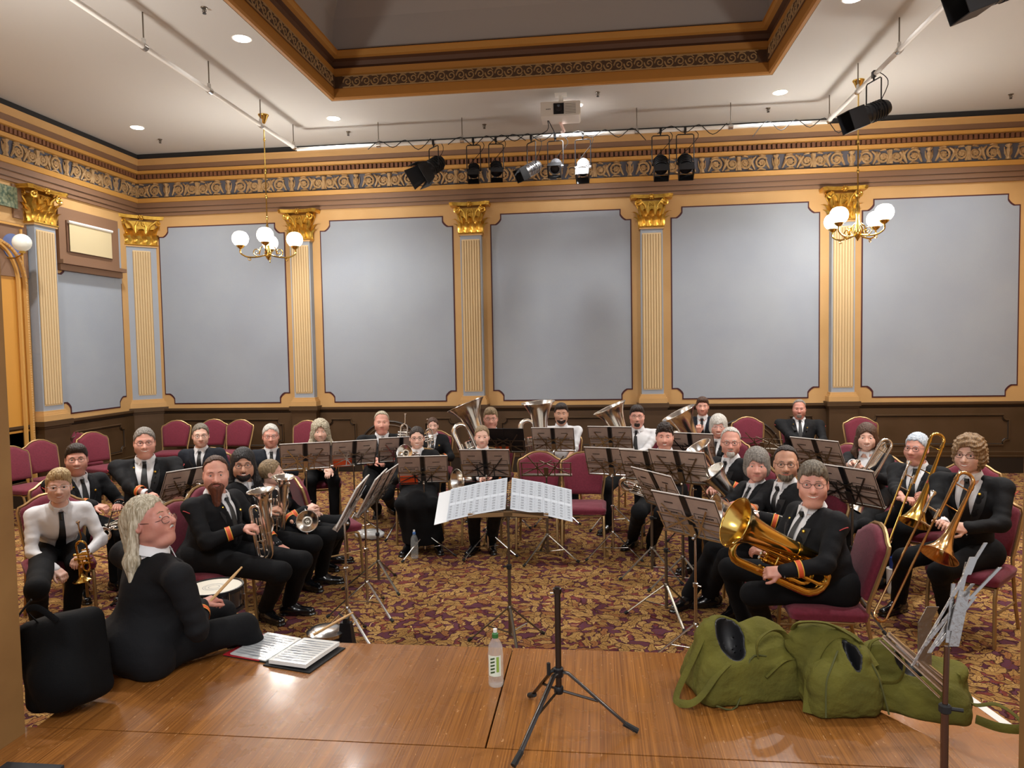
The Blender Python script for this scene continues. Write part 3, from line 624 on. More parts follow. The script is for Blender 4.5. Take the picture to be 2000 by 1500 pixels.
# ================================================================ CHAIRS
FAB = mat('burgundy_fabric', '#64152a', .85, bump=(300, .3), var=(60, '#701c32'), sheen=.1)
GFR = mat('antique_gold_frame', '#a5865a', .38, .6)
def make_chair():
    """banquet chair facing -y"""
    t = thing('banquet_chair', 'x', 'chair', (0, 0, 0), 0, 'burgundy banquet chairs')
    b = MB(); P = [(-.215, -.25), (.215, -.25), (.225, .17), (-.225, .17)]
    L_ = []
    for e, z in ((0, .41), (-.0, .425), (.006, .44), (.004, .455), (-.015, .466), (-.034, .474)):
        n = 6; q = []
        for (cx, cy), a0 in zip(((-.18, -.215), (.18, -.215), (.185, .14), (-.185, .14)), (PI, 1.5*PI, 0, .5*PI)):
            for k in range(n): a = a0+PI/2*k/(n-1); q.append((cx+(.04+e)*math.cos(a), cy+(.04+e)*math.sin(a), z))
        L_.append(q)
    m = len(L_[0]); b.add([p for q in L_ for p in q], [(i*m+j, i*m+(j+1) % m, (i+1)*m+(j+1) % m, (i+1)*m+j) for i in range(5) for j in range(m)]+[tuple(range(m))[::-1], tuple(5*m+j for j in range(m))])
    b.build('seat', FAB, t, smooth=60)
    # crown back
    out = [(-.19, .0), (-.215, .2), (-.222, .3)]+[(-.222+.012*k+(.0 if k < 1 else .03*k), .3+.085*math.sin(k*.36)) for k in range(1, 5)]
    out = [(-.18, 0), (-.2, .15), (-.215, .30), (-.205, .335), (-.165, .352), (-.12, .385), (-.07, .41), (0, .42)]
    out = out+[(-x, y) for x, y in out[-2::-1]]
    lean = .28; o = np.array((0, .185, .52)); u = np.array((1., 0, 0)); v = np.array((0, math.sin(lean), math.cos(lean))); nn = np.array((0, -math.cos(lean), math.sin(lean)))
    b = MB(); f = []
    for e, dz in ((.985, -.018), (1., 0), (1., .022), (.95, .04), (.8, .048)):
        f.append([o+u*(x*e)+v*((y-.2)*e+.2)+nn*dz for x, y in out])
    m = len(out); b.add([p for q in f for p in q], [(i*m+j, i*m+(j+1) % m, (i+1)*m+(j+1) % m, (i+1)*m+j) for i in range(4) for j in range(m)]+[tuple(range(m))[::-1], tuple(4*m+j for j in range(m))])
    b.build('backrest', FAB, t, smooth=60)
    b = MB(); P = [np.array((-.2, .17, .40))]+[o+u*x*1.07+v*((y-.2)*1.05+.2) for x, y in out]+[np.array((.2, .17, .40))]
    b.tube(P, .013, 6, flat=(1, 1)); b.build('back_frame', GFR, t)
    for s in (-1, 1):
        MB().tube([(s*.2, .17, .41), (s*.205, .21, .2), (s*.215, .26, .0)], .0125, 6).build('leg', GFR, t)
        MB().tube([(s*.2, .1, .395), (s*.2, -.18, .4), (s*.2, -.215, .385), (s*.2, -.235, .33), (s*.205, -.25, .0)], .0125, 6).build('leg', GFR, t)
    b = MB()
    b.tube([(-.2, .17, .40), (.2, .17, .40)], .011, 6).tube([(-.2, -.21, .385), (.2, -.21, .385)], .011, 6)
    for s in (-1, 1): b.tube([(s*.203, .215, .2), (s*.203, -.24, .22)], .008, 6)
    b.build('seat_frame', GFR, t)
    return t
CH0 = make_chair(); CHN = [0]
def chair(x, y, deg, label, tilt=0):
    CHN[0] += 1; c = CH0 if CHN[0] == 1 else dup(CH0)
    c.location = (x, y, 0); c.rotation_euler = (0, 0, math.radians(deg)); c['label'] = label; return c

# ================================================================ MUSIC STANDS AND FOLDERS
PAPER = mat('sheet_paper', '#e6e6e2', .6)
FOLD = mat('folder_taupe', '#b09c90', .45, var=(12, '#a49086'))
FOLDK = mat('folder_black', '#17171a', .35)
ORNG = mat('orange_card', '#d9501f', .5)
def make_stand(col, dark, tl=.5):
    """folding stand, desk facing +y side player (player stands at +y, pages tilt towards +y); lattice desk at z=1.0"""
    t = thing('music_stand', 'x', 'music stand', (0, 0, 0), 0, 'folding music stands among the players')
    for k in range(3):
        a = PI/2+k*2*PI/3+.3; d = np.array((math.cos(a), math.sin(a), 0)); Z = np.array((0, 0, 1.))
        b = MB().tube([Z*.27+d*.015, d*.30+Z*.015], .0085, 6, flat=(1.3, .7)); lg = b.build('leg', col, t)
        MB().tube([d*.285+Z*.028, d*.31+Z*.012], .013, 6).build('rubber_foot', BLACKR, lg)
        MB().tube([Z*.1, d*.16+Z*.13], .005, 5).build('brace', col, lg)
    MB().tube([(0, 0, .08), (0, 0, .56)], .0115, 10).lathe([(.015, .25), (.02, .26), (.02, .28), (.014, .29)], n=10).build('pole', col, t)
    MB().tube([(0, 0, .55), (0, 0, .9)], .008, 8).build('upper_pole', col, t)
    MB().lathe([(.013, .54), (.018, .545), (.018, .57), (.013, .575)], n=10).tube([(.01, 0, .557), (.045, 0, .557)], .006, 6).build('collar', BLACKR if dark else col, t)
    # desk
    o = np.array((0, 0, .90)); u = np.array((1., 0, 0)); v = np.array((0, -math.sin(tl), math.cos(tl))); n_ = np.array((0, math.cos(tl), math.sin(tl)))
    b = MB(); bar = lambda a, c, r=.006: b.obox((a+c)/2, (c-a)/2, np.cross(unit(c-a), n_)*r, n_*.0015)
    Q = lambda x, y: o+u*x+v*y
    for y in (0, .09, .17): bar(Q(-.24, y), Q(.24, y), .008 if y == 0 else .005)
    for x in (-.23, -.08, .08, .23): bar(Q(x, 0), Q(x, .175), .005)
    bar(Q(-.02, .0), Q(-.17, .26)); bar(Q(.02, .0), Q(.17, .26)); bar(Q(-.22, .02), Q(.06, .2)); bar(Q(.22, .02), Q(-.06, .2))
    b.build('desk', col, t)
    MB().obox(Q(0, .06)-n_*.006, u*.022, v*.055, n_*.003).ball(Q(0, .0)-n_*.02, .014, 8).build('tilt_bracket', col, t)
    MB().obox(Q(0, -.003)+n_*.02, u*.24, n_*.018, v*.0015).build('page_ledge', col, t)
    return t
STC = make_stand(CHROME, False); STD = make_stand(DKSTEEL, True); STN = {}
def stand(x, y, deg, label, dark=False, h=1.0, roll=0):
    src = STD if dark else STC; n = STN.get(dark, 0); STN[dark] = n+1
    s = src if n == 0 else dup(src)
    s.location = (x, y, 0); s.rotation_euler = (0, 0, math.radians(deg)); s.scale = (1, 1, h); s['label'] = label; return s
def make_folder(orange, style=0):
    """open folder; back cover towards -y printed with title boxes, pages towards +y. origin at the ledge"""
    t = thing('music_folder', 'x', 'folder', (0, 0, 0), 0, 'printed music folders on the stands')
    tl = .5; u = np.array((1., 0, 0)); v = np.array((0, -math.sin(tl), math.cos(tl))); n_ = np.array((0, math.cos(tl), math.sin(tl)))
    Q = lambda x, y, d=0.: u*x+v*y+n_*d
    for s in (-1, 1):
        b = MB().obox(Q(s*.13, .155, .012), u*.112, v*.152, n_*.002); cv = b.build('cover', FOLD if style != 2 else FOLDK, t)
        if style != 2:
            b = MB()   # black border, title box and print
            for x0, x1, y0, y1 in ((.02, .24, .298, .303), (.02, .24, .004, .009), (.02, .025, .004, .3), (.235, .24, .004, .3), (.045, .215, .18, .183), (.045, .215, .135, .138), (.045, .048, .135, .183), (.212, .215, .135, .183), (.03, .23, .112, .116)):
                b.obox(Q(s*(x0+x1)/2, (y0+y1)/2, .0095), u*(x1-x0)/2, v*(y1-y0)/2, n_*.0006)
            if s < 0 or style == 1:
                for k in range(9): b.obox(Q(s*.13-.055+k*.013, .159, .0095), u*.0042, v*.0065, n_*.0006)
            for k in range(7): b.obox(Q(s*.13-.03+k*.01, .235, .0095), u*.0035, v*.005, n_*.0006)
            if s < 0:
                for k in range(3): b.obox(Q(s*.13+.05-k*.009, .065, .0095), u*.003, v*.009, n_*.0006)
                b.prism([(-.014, -.012), (.014, -.012), (0, .014)], Q(-.135, .065, .009), u, v, n_*.0008); b.ball(Q(-.19, .065, .01), .011, 8, sc_=(1, .3, 1))
                for k in range(6): b.obox(Q(-.2+k*.022, .03, .0095), u*.006, v*.0025, n_*.0006)
            b.build('cover_print', FOLDK, cv)
        b = MB().obox(Q(s*.125, .155, .0195), u*.104, v*.146, n_*.004); b.build('pages', PAPER, t)
        b = MB()
        for k in range(9):
            for j in range(3): b.obox(Q(s*.125, .28-k*.031-j*.004, .0238), u*.09, v*.0006, n_*.0002)
        b.build('staves', FOLDK, t)
    MB().obox(Q(0, .155, .008), u*.018, v*.155, n_*.003).build('spine', FOLDK, t)
    MB().tube([Q(-.24, .309, .014), Q(.24, .309, .014)], .0045, 5).build('top_edge', FOLDK if style == 2 else WHITEP, t)
    if orange:
        x0, w_, y_ = orange; MB().obox(Q(x0, y_, .004), u*w_, v*.05, n_*.003).build('orange_cover', ORNG, t)
    return t
FOL = {}
def folder(x, y, deg, label, style=0, orange=None, h=1.0, sc_=1., roll=0.):
    k = (style, orange)
    if k not in FOL: FOL[k] = make_folder(orange, style); f = FOL[k]
    else: f = dup(FOL[k])
    a = math.radians(deg); f.location = (x, y, .90*h+.004); f.rotation_euler = (0, roll, a); f.scale = (sc_, sc_, sc_); f['label'] = label; return f

# ================================================================ PEOPLE (grown from distance fields into continuous surfaces)
def smin(a, b, k): h = np.clip(.5+.5*(b-a)/k, 0, 1); return b*(1-h)+a*h-k*h*(1-h)
def smax(a, b, k): return -smin(-a, -b, k)
def sph(P, c, r): return np.linalg.norm(P-np.array(c), axis=-1)-r
def ell(P, c, r):
    q = P-np.array(c); r = np.array(r); k0 = np.linalg.norm(q/r, axis=-1); k1 = np.linalg.norm(q/(r*r), axis=-1)+1e-9; return k0*(k0-1)/k1
def rell(P, c, r, M): return ell((P-np.array(c))@np.array(M), (0, 0, 0), r)   # M columns = local axes
def cap(P, a, b, r0, r1=None, flat=None):
    a, b = np.array(a, float), np.array(b, float); r1 = r0 if r1 is None else r1; ab = b-a; q = P-a
    t = np.clip(q@ab/(ab@ab+1e-9), 0, 1); d = q-t[:, None]*ab
    if flat is not None: n, s = flat; d = d+np.outer(d@n, n)*(s-1)
    return np.linalg.norm(d, axis=-1)-(r0+(r1-r0)*t)
def wob(P, f, s=0, dirs=((.9, .3, .3), (-.3, .8, .5), (.4, -.5, .75), (.1, .2, -.95))):
    o = 0
    for i, d in enumerate(dirs): o = o+np.sin(P@np.array(d)*f*(1+.37*i)+s*(i+1)+1.5*np.sin(P@np.array(dirs[(i+1) % 4])*f*.6+s))
    return o/len(dirs)
def snet(fn, lo, hi, h):
    lo = np.array(lo, float); hi = np.array(hi, float); n = np.maximum(np.ceil((hi-lo)/h).astype(int)+1, 3)
    gx, gy, gz = [lo[i]+h*np.arange(n[i]) for i in range(3)]
    G = np.stack(np.meshgrid(gx, gy, gz, indexing='ij'), -1).reshape(-1, 3); V = fn(G).reshape(n)
    s = V < 0; c = tuple(n-1); cnt = np.zeros(c, int); acc = np.zeros(c+(3,)); ne = np.zeros(c)
    for dx in (0, 1):
        for dy in (0, 1):
            for dz in (0, 1): cnt += s[dx:dx+c[0], dy:dy+c[1], dz:dz+c[2]]
    act = (cnt > 0) & (cnt < 8)
    for ax in range(3):
        o1, o2 = [i for i in range(3) if i != ax]
        for a in (0, 1):
            for b in (0, 1):
                st = [0, 0, 0]; st[o1] = a; st[o2] = b; e = list(st); e[ax] = 1
                v0 = V[st[0]:st[0]+c[0], st[1]:st[1]+c[1], st[2]:st[2]+c[2]]; v1 = V[e[0]:e[0]+c[0], e[1]:e[1]+c[1], e[2]:e[2]+c[2]]
                cr = (v0 < 0) != (v1 < 0); t = np.where(cr, v0/(v0-v1+1e-12), 0)
                for i in range(3): acc[..., i] += np.where(cr, (t if i == ax else st[i]), 0)
                ne += cr
    idx = -np.ones(c, int); I = np.argwhere(act); idx[act] = np.arange(len(I))
    v = lo+h*(I+acc[act]/ne[act][:, None]); F = []
    for ax in range(3):
        o1, o2 = [(1, 2), (2, 0), (0, 1)][ax]
        sl0 = [slice(1, -1)]*3; sl0[ax] = slice(0, -1); sl1 = list(sl0); sl1[ax] = slice(1, None)
        a = s[tuple(sl0)]; b = s[tuple(sl1)]; cr = a != b; J = np.argwhere(cr)
        if not len(J): continue
        J = J+np.array([0 if i == ax else 1 for i in range(3)])
        def g(d1, d2): q = J.copy(); q[:, o1] += d1; q[:, o2] += d2; return idx[q[:, 0], q[:, 1], q[:, 2]]
        f = np.stack([g(-1, -1), g(0, -1), g(0, 0), g(-1, 0)], 1); fl = ~a[cr]; f[fl] = f[fl][:, ::-1]; F.append(f)
    F = np.concatenate(F) if F else np.zeros((0, 4), int)
    return v, F[(F >= 0).all(1)]
def meshobj(name, parts, mats, parent, mi=None):
    vs = []; fs = []; ms = []; o = 0
    for k, (v, f) in enumerate(parts): vs.append(v); fs.append(f+o); o += len(v); ms += [(mi[k] if mi else 0)]*len(f)
    v = np.concatenate(vs); f = np.concatenate(fs); me = bpy.data.meshes.new(name)
    me.vertices.add(len(v)); me.vertices.foreach_set('co', v.astype(np.float32).ravel())
    me.loops.add(f.size); me.loops.foreach_set('vertex_index', f.ravel().astype(np.int32))
    me.polygons.add(len(f)); me.polygons.foreach_set('loop_start', np.arange(0, f.size, 4, dtype=np.int32)); me.polygons.foreach_set('loop_total', np.full(len(f), 4, np.int32))
    for q in (mats if isinstance(mats, (list, tuple)) else [mats]): me.materials.append(q)
    if mi: me.polygons.foreach_set('material_index', np.array(ms, np.int32))
    me.polygons.foreach_set('use_smooth', [True]*len(f)); me.update(); me.validate()
    ob = bpy.data.objects.new(name, me); C.objects.link(ob); ob.parent = parent; return ob

SKINS = {'pink': ('#dba592', '#cc8c7c'), 'fair': ('#e2bba8', '#d6a391'), 'tan': ('#c9997f', '#b98770'), 'ruddy': ('#c98f7e', '#b87a6c')}
def skin_mat(k):
    c, c2 = SKINS[k]; m = mat('skin_'+k, c, .5, var=(14, c2)); b = m.node_tree.nodes['Principled BSDF']
    b.inputs['Subsurface Weight'].default_value = .12; b.inputs['Subsurface Radius'].default_value = (.02, .008, .004); b.inputs['Subsurface Scale'].default_value = .5; return m
def hair_mat(k): return mat('hair_'+k, HAIRC[k][0], .5, bump=(130, 1., (1, 1, .1)), var=(120, HAIRC[k][1], (1, 1, .08)))
HAIRC = {'dark': ('#1f1512', '#33241c'), 'black': ('#121012', '#211d1e'), 'brown': ('#3c261a', '#5a3b28'), 'grey': ('#5f5a55', '#9a938b'), 'white': ('#e0ded8', '#a8a39b'), 'blond': ('#8a6c42', '#dcc496'),
         'ash': ('#8f8368', '#d8cfba'), 'sandy': ('#6d5a42', '#a8906c'), 'auburn': ('#4a2416', '#6f3a22'), 'silver': ('#9fb0c4', '#d8dde4'), 'greybrown': ('#463d33', '#8d8474'), 'curl': ('#6d5238', '#a3835c')}
JACK = mat('black_uniform', '#0e0f12', .8, bump=(25, .3), var=(5, '#121317'), spec=.25); SUIT = mat('navy_suit', '#141821', .8, bump=(25, .3), var=(5, '#181d27'), spec=.25)
TROU = mat('black_trousers', '#0d0e11', .85, bump=(18, .35), spec=.2); SHIRT = mat('white_shirt', '#e2e3e6', .7, bump=(14, .35), var=(4, '#d8dadf'))
TIE = mat('black_tie', '#101114', .5); SHOE = mat('black_leather', '#0e0f12', .22, coat=.4); CUFF = mat('orange_braid', '#d4552a', .6); CUFFY = mat('yellow_piping', '#e0b040', .5)
LAPEL = mat('lapel_black', '#15161a', .6, spec=.4)
EYEW = mat('eye_white', '#e9e4df', .25); IRIS = mat('iris_dark', '#2b2520', .15); LIP = mat('lips', '#b9655a', .4); TEETH = mat('teeth', '#eee8dd', .25)
GLM = mat('glasses_dark', '#2a1c20', .3); GLC = mat('glasses_clear', '#cfd4da', .2, .3); LENS = mat('spectacle_lens', '#ffffff', .03, trans=1.0, alpha=.35); BADGE = mat('badge_gold', '#d8b04a', .3, .9)
EMBR = mat('shoulder_embroidery', '#a32a2a', .7)

def head_field(P, g):
    """P in head frame: x across, face towards -y, eyes at z=0; g: girth of face 0..1, fem 0/1"""
    fat, fem = g.get('fat', .3), g.get('fem', 0); jw = .061+.013*fat-.006*fem
    d = ell(P, (0, .018, .036), (.0765, .094, .086))
    d = smin(d, ell(P, (0, -.03, -.035), (jw, .062, .078)), .035)
    d = smin(d, ell(P, (0, -.062, -.094), (.024, .02, .018)), .03)
    for s in (-1, 1):
        d = smin(d, sph(P, (s*.038, -.052, -.032), .026+.007*fat), .03)
        d = smin(d, cap(P, (s*.012, -.074, .021), (s*.042, -.062, .022), .011-.003*fem), .018)
        d = smin(d, ell(P, (s*.045, .0, -.065), (.02+.01*fat, .04, .026)), .03)
    d = smin(d, cap(P, (0, -.076, .008), (0, -.110, -.038), .0085, .0138), .014)
    for s in (-1, 1): d = smin(d, sph(P, (s*.014, -.093, -.041), .0095), .01)
    for s in (-1, 1): d = smax(d, -ell(P, (s*.0325, -.093, .0), (.019, .014, .0115)), .012)
    d = smin(d, ell(P, (0, -.077, -.066), (.031, .014, .016)), .016)
    sm = g.get('smile', .5)
    if sm < .36: d = smax(d, -cap(P, (-.02, -.096, -.067), (.02, -.096, -.067), .0045), .004)
    for s in (-1, 1):
        e = ell(P, (s*.077, .018, -.008), (.011, .02, .03)); e = smax(e, -ell(P, (s*.086, .012, -.006), (.008, .012, .02)), .006); d = smin(d, e, .008)
        d = smin(d, cap(P, (s*.0185, -.081, .0072), (s*.044, -.0745, .0062), .0044), .005)
        d = smin(d, cap(P, (s*.0185, -.0805, -.0088), (s*.044, -.0745, -.0076), .0038), .006)
    d = smin(d, cap(P, (0, .034, -.04), (0, .052, -.2), .049+.005*fat-.007*fem, .055+.01*fat-.008*fem), .022)
    if fat > .5: d = smin(d, ell(P, (0, -.03, -.115), (.05, .045, .028)), .03)
    return d
def hair_field(P, st, L_, seed):
    """hair shapes in the head frame"""
    x, y, z = P[:, 0], P[:, 1], P[:, 2]; big = {'bob': .02, 'curly': .026, 'long': .016, 'wavy': .03}.get(st, .009)
    d = ell(P, (0, .02, .038), (.074+big, .094+big, .087+big))
    hl = {'bald': .3, 'recede': .125, 'short': .092, 'crop': .1}.get(st, .09)
    line = hl-1.05*(y+.09)                                  # hairline plane, forehead to nape
    fr = .004*np.sin(x*160+seed)+.006*np.sin(x*70+seed*2)
    if st == 'bald': line = np.maximum(.02-1.0*(y+.02), -9); d = smax(d, z-.07-.01*np.sin(y*30), .01); d = smax(d, -(y+.02), .01)
    if st == 'recede': line = line+np.clip(.045-np.abs(x), 0, 1)*.0+.02
    cut = (line+fr-z)*.69
    if st in ('bob', 'wavy', 'long', 'curly'):
        win = ell(P, (0, -.105, -.035), (.062, .085, .098)); d = smin(d, ell(P, (0, .02, -.03), (.078+big*.9, .082+big*.6, .08)), .03)
        if st == 'bob': d = smax(d, -z-.085, .01); fz = .038
        else: fz = .055
        win = smax(win, z-(fz+.012*np.sin(x*40+seed)), .008) if st == 'bob' else win
        d = smax(d, -win, .008)
        if st in ('long', 'wavy'):
            for s in (-1, 1):
                w1 = .03 if st == 'wavy' else .022
                d = smin(d, cap(P, (s*.075, .02, -.02), (s*.1, .015, -.13), w1, w1*1.15), .03); d = smin(d, cap(P, (s*.1, .015, -.13), (s*.085, -.0, -.13-L_), w1*1.1, w1*.6), .03)
            d = smin(d, cap(P, (0, .08, 0), (0, .085, -.13-L_*.7), .055, .045), .04)
    elif st == 'mane':                                      # long thinning hair swept back over the shoulders
        d = smax(d, cut, .01)
        for s in (-1, 1): d = smin(d, cap(P, (s*.07, .04, .0), (s*.085, .1, -.15), .02, .034), .03); d = smin(d, cap(P, (s*.085, .1, -.15), (s*.11, .12, -.15-L_), .034, .012), .03)
        d = smin(d, cap(P, (0, .1, .02), (0, .13, -.18), .055, .055), .04); d = smin(d, cap(P, (0, .13, -.18), (-.02, .14, -.18-L_), .055, .02), .03)
    else:
        d = smax(d, cut, .007)
        if st == 'bun': d = smin(d, sph(P, (0, .12, .06), .032), .012)
        if st == 'pony': d = smin(d, sph(P, (0, .115, .03), .022), .012); d = smin(d, cap(P, (0, .125, .02), (.03, .13, -.1), .024, .028), .015); d = smin(d, cap(P, (.03, .13, -.1), (.04, .12, -.1-L_), .026, .01), .015)
        if st in ('short', 'fringe', 'mop', 'side'):
            t = {'short': .008, 'fringe': .012, 'mop': .024, 'side': .018}[st]; d = smin(d, ell(P, (.012 if st == 'side' else 0, -.015, .085), (.066, .075, .04+t)), .02)
            if st == 'fringe': d = smin(d, ell(P, (0, -.075, .065), (.05, .016, .024)), .012)
            d = smax(d, (.064-1.2*np.abs(x)**1.5-1.6*(y+.082)-z)*.5, .006)
    am = {'curly': .012, 'wavy': .006, 'mop': .006}.get(st, .0022)
    return d+am*wob(P, 170 if st != 'curly' else 110, seed)*(1 if st in ('curly', 'wavy', 'mop') else .8)+.0016*np.sin((x*1.0+.3*y)*420+wob(P, 30, seed)*2)
def beard_field(P, k, L_, seed):
    x, y, z = P[:, 0], P[:, 1], P[:, 2]
    if k == 'tache': d = np.minimum(cap(P, (0, -.095, -.056), (.026, -.082, -.068), .0065, .004), cap(P, (0, -.095, -.056), (-.026, -.082, -.068), .0065, .004)); return d+.001*wob(P, 300)
    d = smin(ell(P, (0, -.03, -.04), (.0655, .0665, .083)), ell(P, (0, -.062, -.096), (.031, .03, .024)), .03)
    if k == 'long': d = smin(d, cap(P, (0, -.07, -.09), (0, -.075, -.1-L_), .04, .026), .03)
    if k == 'goat': d = smax(d, np.abs(x)-.034, .01)
    d = smax(d, y-.0, .01); d = smax(d, z+.048-.5*np.clip(np.abs(x)-.045, 0, 1)*3, .008)
    d = smax(d, -ell(P, (0, -.1, -.0675), (.026, .03, .0075)), .004)
    if k in ('long', 'full', 'goat'): d = smin(d, np.minimum(cap(P, (0, -.094, -.0555), (.027, -.08, -.068), .0055, .004), cap(P, (0, -.094, -.0555), (-.027, -.08, -.068), .0055, .004)), .004)
    return d+.0018*wob(P, 260, seed)
def rotm(yaw, pitch, roll):
    return np.array(Euler((pitch, roll, yaw), 'XYZ').to_matrix())
def front_y(fn, x, z, y0=-.14, y1=.02):
    ys = np.linspace(y0, y1, 80); v = fn(np.stack([np.full(80, x), ys, np.full(80, z)], 1)); i = np.argmax(v < 0)
    return ys[i] if v[i] < 0 else y1
def hand_parts(wr, d, n, side, curl, L_=1.):
    """finger chains of one hand: wrist wr, direction d, back-of-hand normal n, thumb side. returns field and bounds"""
    d = unit(d); n = np.array(n, float); n = unit(n-d*(n@d)); s = np.cross(d, n)*side; L_ = L_*.95
    segs = []; pc = wr+d*.048*L_
    for k, (o, l) in enumerate(((.030, .068), (.010, .078), (-.011, .073), (-.031, .058))):
        b = wr+d*.085*L_+s*o*L_; dd = unit(d+s*o*2.2); a = curl*(.5+.12*k)
        for j, q in enumerate((.45, .32, .25)):
            dd = unit(dd*math.cos(a)-n*math.sin(a)); e = b+dd*l*q*L_; segs.append((b, e, .0088-.0012*j, .0084-.0014*j)); b = e; n2 = unit(n-dd*(n@dd)); a = curl*.8
            n = n2
        n = nrm_fix(d, s, side)
    t0 = wr+d*.025*L_+s*.03*L_; t1 = t0+unit(d*.7+s*.75-n*.25)*.042*L_; t2 = t1+unit(d*.95+s*.25-n*.35*curl)*.032*L_; t3 = t2+unit(d*.95-s*.05-n*.4*curl)*.025*L_
    segs += [(t0, t1, .0125, .0105), (t1, t2, .0105, .0092), (t2, t3, .0092, .0075)]
    M = np.stack([d, s, n], 1)
    def f(P):
        q = (P-pc)@M; b = np.linalg.norm(np.maximum(np.abs(q)-np.array((.034*L_, .028*L_, .004)), 0), axis=-1)-.0115
        b = smin(b, cap(P, wr-d*.05, wr+d*.02, .024, .024, (n, 1.35)), .018)
        F = None
        for j in range(4):
            g = None
            for a in segs[j*3:j*3+3]: c = cap(P, *a); g = c if g is None else np.minimum(g, c)
            F = g if F is None else np.minimum(F, g)
        b = smin(b, F, .006)
        th = None
        for a in segs[12:]: c = cap(P, *a); th = c if th is None else smin(th, c, .003)
        return smin(b, th, .008)
    A = np.array([wr-d*.055]+[a[0] for a in segs]+[a[1] for a in segs]); return f, A.min(0)-.03, A.max(0)+.03
def nrm_fix(d, s, side): return unit(np.cross(s, d)*side)

